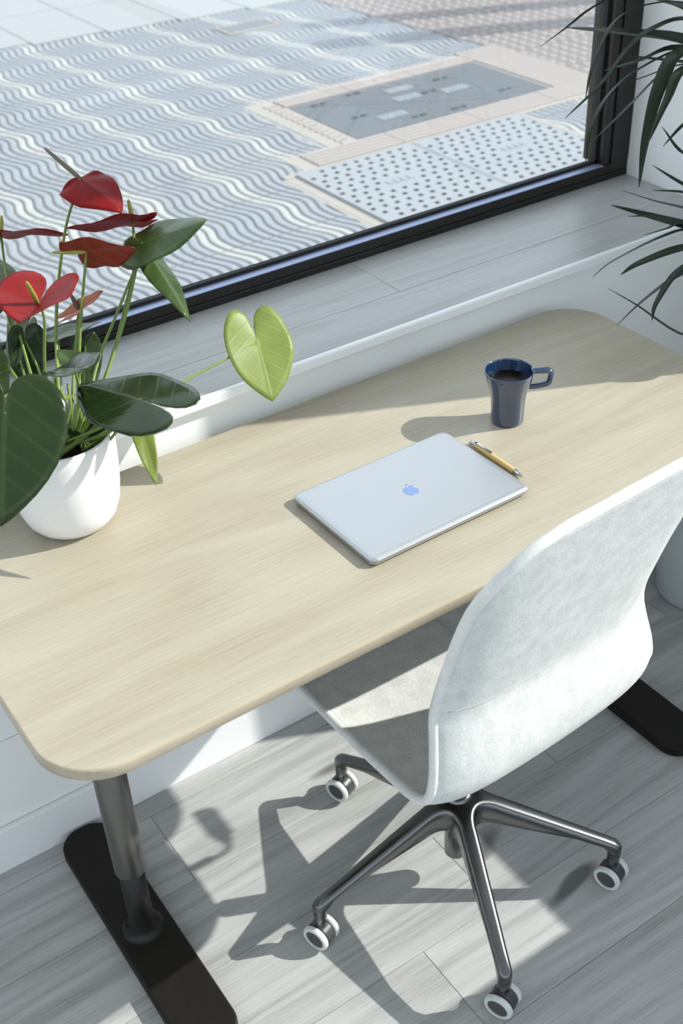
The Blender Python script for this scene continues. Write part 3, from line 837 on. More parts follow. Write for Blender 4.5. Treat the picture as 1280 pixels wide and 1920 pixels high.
# mount under the seat and gas column
mp = obj('tilt_mount', boxes((-0.09, 0.09, -0.09, 0.10, 0.410, 0.452), (-0.035, 0.035, -0.06, 0.06, 0.38, 0.412)), M['caster_body'], chair); bevel(mp, 0.008, 2)
obj('lever', tube([(0.09, 0.04, 0.43), (0.17, 0.04, 0.43), (0.20, 0.04, 0.425)], [0.005, 0.005, 0.007], 10), M['caster_body'], chair, smooth=True)
obj('gas_column', add_lathe(bmesh.new(), [(0, 0.060), (0.019, 0.060), (0.0215, 0.064), (0.0215, 0.24), (0.0195, 0.245), (0.0195, 0.30), (0.0145, 0.302), (0.0145, 0.395), (0, 0.395)], 32), M['steel'], chair, smooth=True)
# cast star base
R0, PH = 0.300, 1.805
def star_base():
    bm = bmesh.new()
    out = []
    rf = 0.050     # fillet radius between neighbouring arms
    hwid = lambda r: 0.0160 - 0.0035*min(1, max(0, (r-0.06)/0.24))
    for k in range(5):
        a = PH + k*2*PI/5
        d = Vector((math.cos(a), math.sin(a))); s = Vector((-d.y, d.x))
        b = a + 2*PI/5
        rs = [0.082, 0.12, 0.17, 0.22, 0.27, 0.292]
        for r in rs: out.append(d*r - s*hwid(r))           # right side outwards
        for t in range(1, 6):                                # rounded tip
            an = -PI/2 + PI*t/6
            out.append(d*(0.292 + 0.0130*math.cos(an)) + s*(0.0126*math.sin(an)))
        for r in rs[::-1]: out.append(d*r + s*hwid(r))      # left side inwards
        # concave fillet to the next arm
        m = Vector((math.cos(a + PI/5), math.sin(a + PI/5)))
        d2 = Vector((math.cos(b), math.sin(b))); s2 = Vector((-d2.y, d2.x))
        p0 = d*0.082 + s*hwid(0.082); p2 = d2*0.082 - s2*hwid(0.082)
        p1 = m*0.018
        for t in range(1, 10):
            u = t/10
            out.append(p0*(1-u)**2 + p1*2*u*(1-u) + p2*u*u)
    zt = lambda r: HUBZ - max(0, r-0.04)*(HUBZ-0.117)/0.252
    zb = lambda r: max(0.085, HUBZ - 0.058 - max(0, r-0.04)*0.22) if r < 0.272 else 0.0850
    n = len(out)
    def inset(d):
        res = []
        for i in range(n):
            t = (out[(i+1) % n] - out[i-1]).normalized()
            res.append(out[i] + Vector((-t.y, t.x))*d)
        return res
    rings = []
    for d, lo, dz in ((0.003, True, 0.0), (0.0, True, 0.004), (0.0, False, -0.0095), (0.0010, False, -0.0060), (0.0030, False, -0.0030), (0.0056, False, -0.0011), (0.0088, False, 0.0)):
        o_ = inset(d)
        ring = []
        for i in range(n):
            r = out[i].length
            z = (min(zb(r), zt(r)-0.018) if lo else zt(r)) + dz
            ring.append(bm.verts.new((o_[i].x, o_[i].y, z)))
        rings.append(ring)
    for A_, B_ in zip(rings[:-1], rings[1:]):
        for k in range(n): bm.faces.new((A_[k], A_[(k+1) % n], B_[(k+1) % n], B_[k]))
    ft = bm.faces.new(rings[-1]); fb = bm.faces.new(rings[0][::-1])
    bm.normal_update()
    bmesh.ops.triangulate(bm, faces=[ft, fb])
    bmesh.ops.recalc_face_normals(bm, faces=bm.faces)
    return bm
HUBZ = 0.226
st = obj('star_base', star_base(), M['steel'], chair, smooth=True)
obj('hub', add_lathe(bmesh.new(), [(0, 0.140), (0.026, 0.140), (0.028, 0.145), (0.0285, 0.218), (0.026, 0.228), (0.020, 0.231), (0, 0.231)], 36), M['steel'], chair, smooth=True)
# casters
AX = math.radians(20)
def caster_parts(parent_loc, rz):
    body = bmesh.new()
    # body between the wheels: axis along local X
    def disc(bm, x0, x1, r, n=28, zc=0.0265, prof=None):
        ring = prof or [(0, x0), (r-0.002, x0), (r, x0+0.0015), (r, x1-0.0015), (r-0.002, x1), (0, x1)]
        rs = []
        for rr, x in ring:
            if rr == 0: rs.append([bm.verts.new((x, 0, zc))])
            else: rs.append([bm.verts.new((x, rr*math.cos(2*PI*k/n), zc + rr*math.sin(2*PI*k/n))) for k in range(n)])
        for a, b in zip(rs[:-1], rs[1:]):
            for k in range(n):
                k2 = (k+1) % n
                if len(a) == 1: bm.faces.new((a[0], b[k], b[k2]))
                elif len(b) == 1: bm.faces.new((a[k], b[0], a[k2]))
                else: bm.faces.new((a[k], b[k], b[k2], a[k2]))
        return bm
    disc(body, -0.0105, 0.0105, 0.0242)
    add_lathe(body, [(0, 0.040), (0.0095, 0.040), (0.0100, 0.052), (0.0085, 0.060), (0.0085, 0.066), (0, 0.066)], 20)
    c = obj('caster', body, M['caster_body'], chair, smooth=True)
    bmesh_fix(c)
    for s in (-1, 1):
        t = bmesh.new()
        x0, x1 = (0.0120, 0.0230) if s > 0 else (-0.0230, -0.0120)
        xo = x1 if s > 0 else x0; xi = x0 if s > 0 else x1
        disc(t, 0, 0, 0, prof=[(0.0, xi), (0.0240, xi), (0.0262, xi + s*0.0022), (0.0262, xo - s*0.0035), (0.0245, xo - s*0.0008), (0.0215, xo), (0.0190, xo - s*0.0006), (0.0186, xo - s*0.004), (0, xo - s*0.004)], n=36)
        tr = obj('tire', t, M['tire'], c, smooth=True); bmesh_fix(tr)
        h = disc(bmesh.new(), 0, 0, 0, prof=[(0.0, xo - s*0.0045), (0.0184, xo - s*0.0045), (0.0182, xo - s*0.0022), (0.016, xo - s*0.0030), (0, xo - s*0.0034)], n=32)
        hc = obj('wheel_disc', h, M['hubcap'], c, smooth=True); bmesh_fix(hc)
    c.location = parent_loc; c.rotation_euler = (0, 0, rz)
    return c
def bmesh_fix(o):
    b = bmesh.new(); b.from_mesh(o.data); bmesh.ops.recalc_face_normals(b, faces=b.faces); b.to_mesh(o.data); b.free()
    e = o.modifiers.new('edge', 'EDGE_SPLIT'); e.split_angle = math.radians(38)
for k in range(5):
    a = PH + k*2*PI/5
    obj('leg_tip', add_lathe(bmesh.new(), [(0, 0.061), (0.0110, 0.061), (0.0120, 0.063), (0.0126, 0.085), (0.0124, 0.100), (0.011, 0.106), (0.006, 0.110), (0, 0.111)], 24, (0.292*math.cos(a), 0.292*math.sin(a), 0)), M['steel'], chair, smooth=True)
c0 = None
for k in range(5):
    a = PH + k*2*PI/5
    loc = (0.292*math.cos(a), 0.292*math.sin(a), 0.0003)
    rz = AX + (0, 0.0, 0.05, -0.04, 0.3)[k]
    if c0 is None: c0 = caster_parts(loc, rz)
    else:
        c = copy_child(c0, chair, loc, (0, 0, rz))
        for ch in list(c0.children): copy_child(ch, c)

# ================================================================== anthurium in a white pot
LEAVES = [
    ('front large', (0.1499, 0.4107, 1.0852), (0.0869, 0.3263, 0.9746), 0.172, (-0.097, -0.604, 0.791), 0.1, 0.05, 'dark', 0.42, [(0.1687, 0.4558, 1.0833), (0.2005, 0.5234, 0.999)]),
    ('dark centre', (0.3219, 0.3485, 1.0731), (0.2791, 0.4697, 1.0625), 0.135, (-0.091, -0.2, 0.975), 0.05, -0.1, 'dark', 0.72, [(0.3214, 0.4371, 1.0044), (0.2913, 0.4721, 0.9612)]),
    ('dark left centre', (0.2732, 0.454, 1.0909), (0.2677, 0.5451, 1.0562), 0.082, (-0.113, -0.072, 0.991), 0.05, 0.22, 'dark', 0.55, [(0.278, 0.4678, 1.0424), (0.2655, 0.4826, 0.9848)]),
    ('bright far right', (0.6008, 0.5064, 1.0041), (0.5821, 0.4363, 0.9346), 0.116, (-0.093, -0.891, 0.445), 0.06, 0.12, 'bright', 0.66, [(0.4541, 0.4876, 0.9923), (0.3684, 0.4737, 0.9804), (0.3014, 0.4634, 0.9664)]),
    ('top right', (0.4713, 0.608, 1.1783), (0.5488, 0.5352, 1.2199), 0.105, (-0.211, -0.149, 0.966), 0.04, -0.15, 'mid', 0.4, [(0.4564, 0.6059, 1.1479), (0.4139, 0.5789, 1.085), (0.356, 0.5381, 1.0287), (0.2881, 0.4893, 0.9728)]),
    ('hanging right', (0.4773, 0.5993, 1.1558), (0.4773, 0.4761, 1.0983), 0.052, (0.236, -0.724, 0.649), 0.05, -0.2, 'mid', 0.25, [(0.4672, 0.6157, 1.1503), (0.3993, 0.5939, 1.0745), (0.3479, 0.5601, 1.0312), (0.2753, 0.4923, 0.9668)]),
    ('low narrow', (0.336, 0.4003, 1.0076), (0.3168, 0.3269, 0.9423), 0.034, (-0.231, -0.728, 0.645), 0.03, 0.1, 'bright', 0.2, [(0.3214, 0.4463, 0.9767), (0.2976, 0.4729, 0.9439)]),
    ('pot rim heart', (0.253, 0.503, 0.9625), (0.2557, 0.5085, 0.9218), 0.056, (-0.316, -0.517, 0.795), 0.02, 0.1, 'dark', 0.45, [(0.2554, 0.5068, 0.9288)]),
    ('back left low', (0.2989, 0.7208, 1.0446), (0.2614, 0.7625, 0.9629), 0.1, (-0.728, -0.21, 0.653), 0.05, 0.1, 'mid', 0.4, [(0.2867, 0.6661, 1.0062), (0.255, 0.559, 0.9608)]),
    ('back left', (0.2797, 0.7436, 1.0907), (0.317, 0.8572, 1.1139), 0.085, (-0.033, -0.741, 0.67), 0.05, 0.1, 'mid', 0.4, [(0.2729, 0.7179, 1.056), (0.2516, 0.6236, 0.999), (0.2354, 0.5196, 0.9687)]),
    ('behind spathe', (0.3536, 0.7375, 1.0025), (0.4332, 0.7457, 1.0034), 0.06, (0.147, 0.148, 0.978), 0.05, 0.1, 'mid', 0.4, [(0.3306, 0.6895, 0.981), (0.2718, 0.552, 0.9482)]),
    ('left dark fold', (0.278, 0.6746, 1.0437), (0.2594, 0.6471, 0.964), 0.07, (0.247, -0.835, 0.491), 0.03, 0.2, 'dark', 0.35, [(0.2787, 0.6381, 1.002), (0.2555, 0.5528, 0.954)]),
    ('young curled', (0.2108, 0.4181, 1.0709), (0.2747, 0.4529, 1.0522), 0.02, (-0.094, -0.204, 0.975), 0.02, 0.6, 'bright', 0.15, [(0.2397, 0.4966, 0.9971), (0.251, 0.503, 0.9518)]),
    ('left edge dark', (0.1653, 0.5086, 1.1078), (0.1896, 0.5099, 1.0594), 0.09, (-0.049, -0.433, 0.9), 0.03, 0.1, 'dark', 0.5, [(0.2017, 0.5722, 1.0895), (0.229, 0.5642, 1.0155)]),
    ('under centre', (0.3233, 0.4606, 0.9998), (0.34, 0.4003, 0.9765), 0.055, (-0.053, -0.318, 0.947), 0.03, 0.1, 'dark', 0.3, [(0.3021, 0.4592, 0.9824)]),
    ('inner upright', (0.3099, 0.5376, 1.0449), (0.2978, 0.5875, 1.0596), 0.045, (0.06, -0.566, 0.822), 0.02, 0.3, 'mid', 0.3, [(0.2926, 0.515, 1.0059)]),
    ('back right small', (0.359, 0.6349, 1.0239), (0.3475, 0.6166, 0.9432), 0.055, (0.137, -0.729, 0.67), 0.03, 0.1, 'dark', 0.3, [(0.2924, 0.5335, 0.9591)]),
]
FLOWERS = [
    ('top', (0.4346, 0.7264, 1.2541), (0.4527, 0.6309, 1.2421), 0.088, (-0.084, -0.412, 0.907), 0.22, -0.22, (0.4286, 0.8493, 1.2728), 'red', 'brown', [(0.3995, 0.7181, 1.2013), (0.3734, 0.7054, 1.1503), (0.3438, 0.6777, 1.0961), (0.3125, 0.6294, 1.0511), (0.2556, 0.5219, 0.9693)], 0.14),
    ('long flat', (0.4822, 0.6585, 1.194), (0.3874, 0.7029, 1.1918), 0.092, (0.303, 0.475, 0.826), 0.02, 0.02, (0.4921, 0.6879, 1.2183), 'red', 'green', [(0.4582, 0.6243, 1.1364), (0.414, 0.5898, 1.0807), (0.3586, 0.547, 1.0239), (0.2848, 0.4916, 0.973)], 0.42),
    ('centre open', (0.3949, 0.6502, 1.1703), (0.4327, 0.5425, 1.21), 0.085, (0.444, 0.802, 0.4), 0.05, -0.12, (0.3564, 0.6979, 1.163), 'dark', 'green', [(0.3741, 0.6356, 1.121), (0.3463, 0.6074, 1.0676), (0.3205, 0.573, 1.0257), (0.2715, 0.5007, 0.9736)], 0.35),
    ('left flat', (0.312, 0.7943, 1.1734), (0.4036, 0.7366, 1.1747), 0.09, (0.312, 0.398, 0.862), 0.05, 0.02, (0.3272, 0.8172, 1.1943), 'red', 'green', [(0.2827, 0.7194, 1.099), (0.2626, 0.6339, 1.019), (0.2409, 0.5319, 0.97)], 0.4),
    ('front hood', (0.2694, 0.5459, 1.1604), (0.2194, 0.4905, 1.1612), 0.118, (-0.167, -0.223, 0.96), -0.1, 0.42, (0.2496, 0.5154, 1.2125), 'red', 'green', [(0.2745, 0.5478, 1.1325), (0.2584, 0.5409, 1.0614), (0.2397, 0.5018, 0.9853)], 1.15),
    ('small pink', (0.3655, 0.6508, 1.0812), (0.4024, 0.6226, 1.1101), 0.03, (-0.217, -0.206, 0.954), -0.05, 0.3, (0.3636, 0.669, 1.1008), 'pink', 'brown', [(0.3588, 0.6434, 1.0677), (0.324, 0.5979, 1.0231), (0.2676, 0.5136, 0.9687)], 0.9),
    ('behind low', (0.3744, 0.4892, 0.9689), (0.3965, 0.4694, 0.9624), 0.035, (-0.094, -0.204, 0.975), 0.05, 0.1, (0.3792, 0.4993, 0.9671), 'red', 'green', [(0.3342, 0.4784, 0.9605)], 0.4),
]
STALKS = [[(0.2849, 0.5914, 1.0206), (0.2727, 0.5541, 0.9853)], [(0.2866, 0.5363, 1.0261), (0.2706, 0.5128, 0.9869)], [(0.3143, 0.5327, 1.0085), (0.2935, 0.5121, 0.9691)], [(0.3306, 0.4919, 1.0074), (0.2981, 0.4825, 0.9724)], [(0.2759, 0.6086, 0.9827), (0.2618, 0.5544, 0.9605)], [(0.3489, 0.569, 1.0082), (0.3026, 0.522, 0.9704)], [(0.2976, 0.5122, 1.0404), (0.2778, 0.4975, 0.9916)]]
DRACAENA = [
    (1, 0.012, [(1.5218, 0.8728, 1.2289), (1.5551, 0.8378, 1.2642), (1.5908, 0.775, 1.3201), (1.6631, 0.6816, 1.3679)]),
    (1, 0.024, [(1.6153, 0.9005, 1.2455), (1.6352, 0.7524, 1.2589), (1.6455, 0.6078, 1.2693), (1.664, 0.5012, 1.2448)]),
    (1, 0.01, [(1.4511, 0.6613, 1.1867), (1.4753, 0.6778, 1.2237), (1.5014, 0.6841, 1.2675), (1.5374, 0.6833, 1.3103), (1.5738, 0.6532, 1.3366), (1.6296, 0.5923, 1.3416), (1.6854, 0.517, 1.296)]),
    (1, 0.013, [(1.4407, 0.702, 1.141), (1.5117, 0.679, 1.2012), (1.5557, 0.6596, 1.2625), (1.5909, 0.6359, 1.2952), (1.6353, 0.5924, 1.312), (1.6951, 0.5087, 1.2766)]),
    (1, 0.018, [(1.5752, 0.739, 1.1988), (1.6025, 0.6717, 1.2263), (1.6315, 0.6064, 1.2572), (1.6807, 0.4898, 1.2441)]),
    (1, 0.011, [(1.598, 0.8078, 1.1254), (1.6443, 0.7051, 1.177), (1.678, 0.6149, 1.2167), (1.6866, 0.4766, 1.2162)]),
    (1, 0.014, [(1.4646, 0.6606, 1.0598), (1.4946, 0.6842, 1.1094), (1.5327, 0.6814, 1.1686), (1.5735, 0.6429, 1.2224), (1.6331, 0.569, 1.2663), (1.6804, 0.4775, 1.2466)]),
    (1, 0.016, [(1.542, 0.7207, 1.0678), (1.5911, 0.6768, 1.1387), (1.6199, 0.6287, 1.2064), (1.6479, 0.5678, 1.2589), (1.6769, 0.4728, 1.2385)]),
    (1, 0.018, [(1.4005, 0.456, 1.0815), (1.4419, 0.4909, 1.1527), (1.5006, 0.5224, 1.2328), (1.5559, 0.5268, 1.279), (1.6552, 0.4698, 1.253)]),
    (1, 0.014, [(1.401, 0.4498, 1.1598), (1.4762, 0.4813, 1.2181), (1.5332, 0.4963, 1.2609), (1.6516, 0.4652, 1.2449)]),
    (1, 0.026, [(1.677, 0.7805, 1.3226), (1.6869, 0.6958, 1.3169), (1.6816, 0.6213, 1.3118), (1.6915, 0.504, 1.2685)]),
    (1, 0.01, [(1.5411, 0.5338, 1.1061), (1.5927, 0.5301, 1.1402), (1.6469, 0.4994, 1.179), (1.6948, 0.4586, 1.2185)]),
    (1, 0.01, [(1.5918, 0.5868, 1.1201), (1.5713, 0.5021, 1.0919), (1.6188, 0.4458, 1.0961), (1.6851, 0.4294, 1.1774)]),
    (1, 0.009, [(1.6654, 0.7614, 1.2068), (1.6724, 0.7152, 1.2096), (1.6874, 0.6099, 1.218), (1.6903, 0.4813, 1.2243)]),
    (2, 0.009, [(1.5491, 0.562, 1.0596), (1.55, 0.4742, 1.0437), (1.578, 0.3966, 1.0258), (1.5858, 0.3206, 0.9947)]),
    (2, 0.013, [(1.5175, 0.6069, 1.003), (1.5331, 0.5343, 0.9987), (1.5373, 0.4491, 1.0052), (1.5773, 0.3379, 0.9914)]),
    (2, 0.02, [(1.489, 0.6049, 0.9795), (1.5098, 0.5299, 0.9762), (1.5255, 0.4337, 0.9786), (1.5701, 0.3285, 0.9751)]),
    (2, 0.011, [(1.4368, 0.5089, 0.9997), (1.4652, 0.4765, 1.0003), (1.5011, 0.4129, 0.9875), (1.5683, 0.3261, 0.971)]),
    (2, 0.009, [(1.5839, 0.585, 0.993), (1.6065, 0.5189, 1.0014), (1.5916, 0.4186, 1.0103), (1.5856, 0.3322, 0.991)]),
    (2, 0.01, [(1.4494, 0.4746, 0.9694), (1.4751, 0.4422, 0.985), (1.5055, 0.4186, 0.9973), (1.5719, 0.3308, 0.9792)]),
    (2, 0.011, [(1.3376, 0.4923, 0.9066), (1.376, 0.4775, 0.9351), (1.4534, 0.4339, 0.9763), (1.5011, 0.4, 0.9895), (1.5701, 0.3285, 0.9751)]),
    (2, 0.013, [(1.3143, 0.3998, 0.9524), (1.3521, 0.3894, 0.9685), (1.4358, 0.3533, 0.9889), (1.5506, 0.3119, 0.9754)]),
    (2, 0.012, [(1.2868, 0.401, 0.9333), (1.3028, 0.347, 0.9167), (1.3474, 0.2524, 0.8745), (1.438, 0.2235, 0.8914), (1.5483, 0.2808, 0.9547)]),
    (2, 0.011, [(1.29, 0.3722, 0.8684), (1.3324, 0.3606, 0.9034), (1.3793, 0.3441, 0.9363), (1.4295, 0.3288, 0.9559), (1.547, 0.3072, 0.9673)]),
    (2, 0.01, [(1.2965, 0.2969, 0.9051), (1.3251, 0.3138, 0.9289), (1.4041, 0.3272, 0.9691), (1.5408, 0.3036, 0.9755)]),
    (1, 0.0171083, [(1.83, 0.1513, 1.0157), (1.83, 0.2185, 1.1269), (1.8003, 0.2857, 1.198), (1.7502, 0.3528, 1.229), (1.71, 0.4066, 1.225)]),
    (1, 0.0140724, [(1.83, 0.3983, 0.9506), (1.83, 0.4037, 1.0828), (1.83, 0.4091, 1.1718), (1.7857, 0.4146, 1.2175), (1.7171, 0.4189, 1.223)]),
    (1, 0.0165683, [(1.5626, 0.1442, 0.9746), (1.5969, 0.2132, 1.0893), (1.6313, 0.2821, 1.1684), (1.6656, 0.3511, 1.212), (1.6931, 0.4062, 1.2212)]),
    (1, 0.0179086, [(1.83, 0.258, 1.1319), (1.83, 0.2985, 1.2032), (1.7975, 0.339, 1.2416), (1.7487, 0.3795, 1.2472), (1.7097, 0.4119, 1.2281)]),
    (1, 0.016151, [(1.5402, 0.144, 1.0206), (1.5802, 0.213, 1.1268), (1.6201, 0.282, 1.1954), (1.6601, 0.351, 1.2265), (1.692, 0.4062, 1.2243)]),
    (1, 0.0135687, [(1.7157, 0.0794, 1.0561), (1.7118, 0.1646, 1.1568), (1.7079, 0.2497, 1.2177), (1.7039, 0.3349, 1.2388), (1.7008, 0.403, 1.2269)]),
    (1, 0.0142196, [(1.83, 0.1402, 1.0138), (1.83, 0.2102, 1.1273), (1.8014, 0.2801, 1.1995), (1.7507, 0.3501, 1.2304), (1.7101, 0.406, 1.2254)]),
    (1, 0.0187238, [(1.7902, 0.0981, 1.1697), (1.7677, 0.1785, 1.2482), (1.7451, 0.259, 1.2827), (1.7226, 0.3395, 1.2733), (1.7045, 0.4039, 1.2342)]),
    (1, 0.0129222, [(1.83, 0.4079, 1.0284), (1.83, 0.4109, 1.1399), (1.83, 0.4139, 1.209), (1.7823, 0.417, 1.2357), (1.7165, 0.4194, 1.2265)]),
    (2, 0.0142505, [(1.83, 0.2747, 0.7763), (1.83, 0.3085, 0.876), (1.83, 0.3424, 0.9382), (1.7664, 0.3762, 0.9629), (1.7133, 0.4032, 0.9556)]),
    (2, 0.0149179, [(1.83, 0.1478, 0.7611), (1.8174, 0.2133, 0.8624), (1.7782, 0.2789, 0.9276), (1.7391, 0.3444, 0.9568), (1.7078, 0.3969, 0.9542)]),
    (2, 0.0148349, [(1.83, 0.1369, 0.8131), (1.83, 0.2052, 0.9113), (1.8036, 0.2735, 0.9668), (1.7518, 0.3417, 0.9797), (1.7104, 0.3963, 0.9594)]),
    (2, 0.0140138, [(1.7826, 0.1095, 0.7468), (1.7619, 0.1846, 0.8513), (1.7413, 0.2597, 0.92), (1.7206, 0.3349, 0.9529), (1.7041, 0.395, 0.9534)]),
    (2, 0.0156218, [(1.83, 0.2395, 0.8363), (1.8252, 0.2821, 0.9091), (1.7835, 0.3247, 0.9523), (1.7417, 0.3674, 0.966), (1.7083, 0.4015, 0.9556)]),
    (2, 0.0188918, [(1.83, 0.3087, 0.8441), (1.83, 0.334, 0.9317), (1.83, 0.3593, 0.9785), (1.7717, 0.3847, 0.9846), (1.7143, 0.4049, 0.9602)]),
    (2, 0.0177279, [(1.83, 0.1122, 0.7621), (1.8128, 0.1866, 0.8681), (1.7752, 0.2611, 0.9348), (1.7376, 0.3355, 0.9621), (1.7075, 0.3951, 0.9556)]),
    (2, 0.0144268, [(1.8116, 0.1199, 0.712), (1.7837, 0.1924, 0.825), (1.7558, 0.2649, 0.9023), (1.7279, 0.3375, 0.944), (1.7056, 0.3955, 0.9516)]),
    (2, 0.0185048, [(1.83, 0.4842, 0.8668), (1.83, 0.4657, 0.9356), (1.8135, 0.4471, 0.9724), (1.7568, 0.4286, 0.9772), (1.7114, 0.4137, 0.958)]),
]

PC = (0.247, 0.520)
ant = thing('potted_anthurium', 'red flowering anthurium in a white ceramic pot on the oak desk', 'plant', (PC[0], PC[1], 0.8))
def rel(p): return Vector((p[0]-PC[0], p[1]-PC[1], p[2]-0.8))
pp = [(0, 0.003), (0.046, 0.003), (0.048, 0.0), (0.054, 0.001), (0.063, 0.006), (0.072, 0.018), (0.079, 0.038), (0.0835, 0.066), (0.0860, 0.100), (0.0868, 0.135), (0.0866, 0.163), (0.0855, 0.1655), (0.0838, 0.1655),
      (0.0826, 0.163), (0.0826, 0.135), (0.0815, 0.100), (0.078, 0.066), (0.070, 0.030), (0.04, 0.016), (0, 0.016)]
obj('pot', add_lathe(bmesh.new(), pp, 72), M['pot'], ant, smooth=True)
sb = add_lathe(bmesh.new(), [(0.0822, 0.132), (0.07, 0.137), (0.04, 0.141), (0.015, 0.142), (0, 0.142)], 36)
for v in sb.verts: v.co.z += random.uniform(-0.004, 0.004)
obj('soil', sb, M['soil'], ant)

RT = [(0, 1.0), (4, 0.955), (10, 0.88), (20, 0.79), (35, 0.69), (52, 0.61), (70, 0.565), (90, 0.54), (110, 0.535), (130, 0.54), (147, 0.53), (160, 0.47), (170, 0.36), (176, 0.20)]
def r_at(d):
    for (a, ra), (b, rb_) in zip(RT[:-1], RT[1:]):
        if a <= d <= b: return ra + (rb_-ra)*(d-a)/(b-a)
    return RT[-1][1]
def heart(att, tip, width, hint, droop, fold, lobe, ripple=0.0, seed=0):
    """heart-shaped blade grown from its stalk joint; u runs to the tip"""
    rnd = random.Random(seed)
    ax = tip - att
    Lg = ax.length
    ex = ax.normalized()
    ez = Vector(hint); ez = (ez - ex*ez.dot(ex)).normalized()
    ey = ez.cross(ex)
    degs = [-176, -171, -165, -156, -146, -134, -120, -105, -90, -75, -60, -46, -33, -22, -13, -6, 0]
    degs = degs + [-d for d in degs[:-1]][::-1]
    K = 8
    bm = bmesh.new()
    uvl = bm.loops.layers.uv.new('UVMap')
    half = 0.5*width/(0.55*Lg)
    ph = rnd.uniform(0, 6)
    def pos(u, v, rr, th):
        x, y = u*Lg, v*Lg
        z = fold*abs(y) - droop*Lg*(max(0, u)**2) - 0.12*fold*Lg*min(0, u)
        z += ripple*Lg*math.sin(th*5 + ph)*rr*rr
        return att + ex*x + ey*y + ez*z
    c = bm.verts.new(att)
    uvs = {c: (0.0, 0.0)}
    rows = []
    for d in degs:
        th = math.radians(d)
        r = r_at(abs(d))
        row = []
        for k in range(1, K+1):
            f = k/K
            u = math.cos(th)*r*f; v = math.sin(th)*r*f*half
            if u < 0: u *= lobe/0.5
            vert = bm.verts.new(pos(u, v, f, th)); uvs[vert] = (u, v)
            row.append(vert)
        rows.append(row)
    for a, b in zip(rows[:-1], rows[1:]):
        bm.faces.new((c, a[0], b[0]))
        for k in range(K-1): bm.faces.new((a[k], a[k+1], b[k+1], b[k]))
    for f in bm.faces:
        for l in f.loops: l[uvl].uv = uvs[l.vert]
    return bm
def blade(name, att, tip, width, hint, droop, fold, lobe, mat, parent, ripple, seed, thick=0.0007):
    o = obj(name, heart(att, tip, width, hint, droop, fold, lobe, ripple, seed), mat, parent, smooth=True)
    m = o.modifiers.new('thick', 'SOLIDIFY'); m.thickness = thick; m.offset = 0
    return o
def stalk(pts, r0, r1, seed):
    rnd = random.Random(seed)
    end = Vector((rnd.uniform(-0.03, 0.03), rnd.uniform(-0.035, 0.03), 0.134))
    path = spline([rel(p) for p in pts] + [end], 6)
    n = len(path)
    return tube(path, [r0 + (r1-r0)*i/(n-1) for i in range(n)], 8)
for i, (nm, att, tip, w, hint, droop, fold, kind, lobe, stem) in enumerate(LEAVES):
    lf = blade('leaf', rel(att), rel(tip), w, hint, droop, fold, lobe, M['leaf_' + kind], ant, 0.018, i)
    lf['label'] = {'dark': 'glossy dark green heart-shaped leaf', 'mid': 'mid green heart-shaped leaf', 'bright': 'yellow-green young leaf'}[kind]
    obj('petiole', stalk([att] + list(stem), 0.0019, 0.0030, i), M['stem'], lf, smooth=True)
for i, (nm, att, tip, w, hint, droop, fold, sp_end, tone, stone, stem, lobe) in enumerate(FLOWERS):
    fl = blade('spathe', rel(att), rel(tip), w, hint, droop, fold, lobe, M['spathe_' + tone], ant, 0.03, 50+i, 0.0009)
    fl['label'] = {'red': 'glossy red spathe', 'dark': 'brownish red spathe', 'pink': 'small faded pink spathe'}[tone]
    a, b = rel(att), rel(sp_end)
    obj('spadix', tube([a + (b-a)*t for t in (0, 0.1, 0.35, 0.7, 0.92, 1.0)], [0.0024, 0.0036, 0.0040, 0.0034, 0.0024, 0.0008], 12), M['spadix_g' if stone == 'green' else 'spadix_b'], fl, smooth=True)
    obj('flower_stalk', stalk([att] + list(stem), 0.0020, 0.0032, 80+i), M['stem'], fl, smooth=True)

for i, pts in enumerate(STALKS):
    obj('petiole', stalk(pts, 0.0022, 0.0042, 120+i), M['stem'], ant, smooth=True)

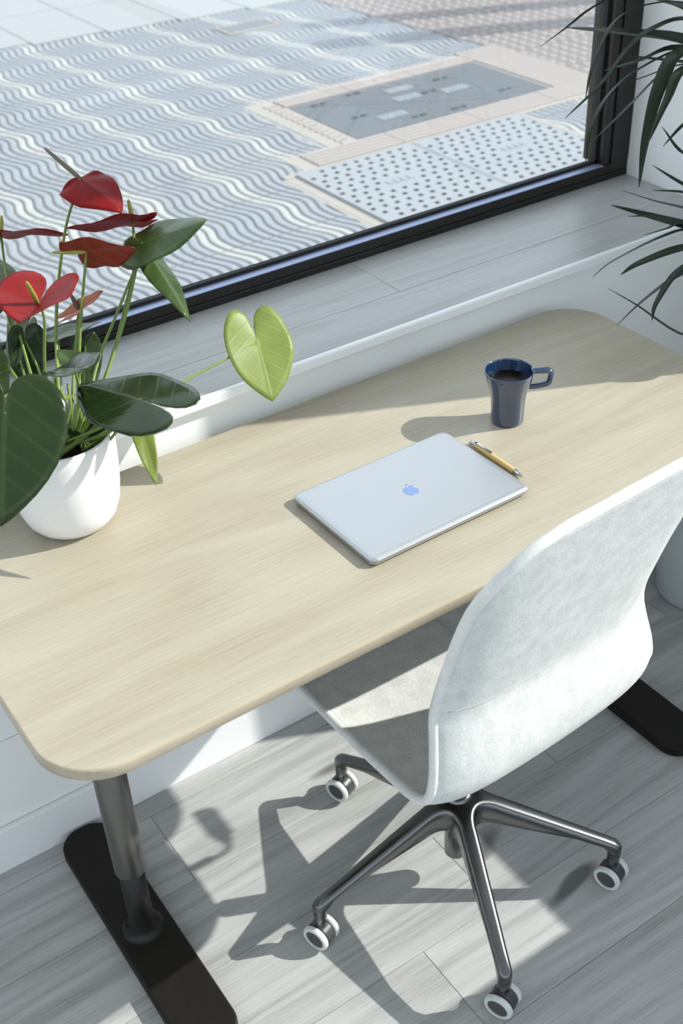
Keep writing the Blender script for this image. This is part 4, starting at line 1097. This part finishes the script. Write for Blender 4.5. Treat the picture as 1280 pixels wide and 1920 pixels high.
# ================================================================== dracaena in the corner
DC = (1.715, 0.405)
dr = thing('dracaena', 'tall dark dracaena with long narrow leaves in a pale pot by the window corner', 'plant', (DC[0], DC[1], 0))
obj('pot', add_lathe(bmesh.new(), [(0, 0.004), (0.085, 0.004), (0.088, 0.0), (0.098, 0.0), (0.102, 0.006), (0.115, 0.14), (0.122, 0.26), (0.123, 0.268), (0.117, 0.268), (0.114, 0.25), (0.10, 0.03), (0, 0.03)], 56), M['potgrey'], dr, smooth=True)
obj('soil', add_lathe(bmesh.new(), [(0.1135, 0.235), (0.06, 0.242), (0, 0.245)], 32), M['soil'], dr)
CROWN = {1: Vector((1.70, 0.42, 1.19)), 2: Vector((1.70, 0.41, 0.92))}
obj('cane', tube(spline([(0.0, 0.0, 0.22), (0.008, 0.004, 0.5), (-0.006, 0.008, 0.85), (-0.015, 0.015, 1.22)], 5), [0.017, 0.0168, 0.0165, 0.016, 0.0158, 0.0155, 0.0152, 0.015, 0.0148, 0.0145, 0.0142, 0.014, 0.0138, 0.0135, 0.013, 0.012], 14), M['cane'], dr, smooth=True)
obj('cane', tube(spline([(0.035, -0.02, 0.22), (0.02, -0.012, 0.5), (-0.005, 0.002, 0.8), (-0.015, 0.005, 0.94)], 5), 0.0125, 12), M['cane'], dr, smooth=True)
def strap(pts, w, seed):
    rnd = random.Random(seed)
    P = spline(pts, 6)
    n = len(P)
    bm = bmesh.new()
    uvl = bm.loops.layers.uv.new('UVMap')
    rows = []
    tw = rnd.uniform(-0.5, 0.5)
    uvs = {}
    for i, p in enumerate(P):
        s = i/(n-1)                       # 0 at the tip, 1 at the crown
        t = (P[min(i+1, n-1)] - P[max(i-1, 0)]).normalized()
        sd = t.cross(Vector((0, 0, 1)))
        if sd.length < 0.2: sd = t.cross(Vector((0.4, -0.9, 0)))
        sd.normalize()
        upv = sd.cross(t)
        sd = (sd*math.cos(tw*(1-s)) + upv*math.sin(tw*(1-s))).normalized(); upv = sd.cross(t)
        hw_ = w*0.78*min(1.0, (0.04 + 1.9*s**0.8))*(1.0 if s < 0.75 else 1.0 - 1.2*(s-0.75))
        row = []
        for v, lift in ((-1, 0.25), (0, 0), (1, 0.25)):
            q = bm.verts.new(p + sd*hw_*v + upv*hw_*lift); uvs[q] = (s, v*0.5); row.append(q)
        rows.append(row)
    for a, b in zip(rows[:-1], rows[1:]):
        for k in range(2): bm.faces.new((a[k], a[k+1], b[k+1], b[k]))
    for f in bm.faces:
        for l in f.loops: l[uvl].uv = uvs[l.vert]
    return bm
for i, (cr, w, pts) in enumerate(DRACAENA):
    q = [Vector(p) - Vector((DC[0], DC[1], 0)) for p in pts]
    q.append(CROWN[cr] - Vector((DC[0], DC[1], 0)) + Vector((0, 0, 0.02*(i % 4) - 0.03)))
    o = obj('blade', strap(q, w, i), M['blade'], dr, smooth=True)
    m = o.modifiers.new('thick', 'SOLIDIFY'); m.thickness = 0.0006; m.offset = 0
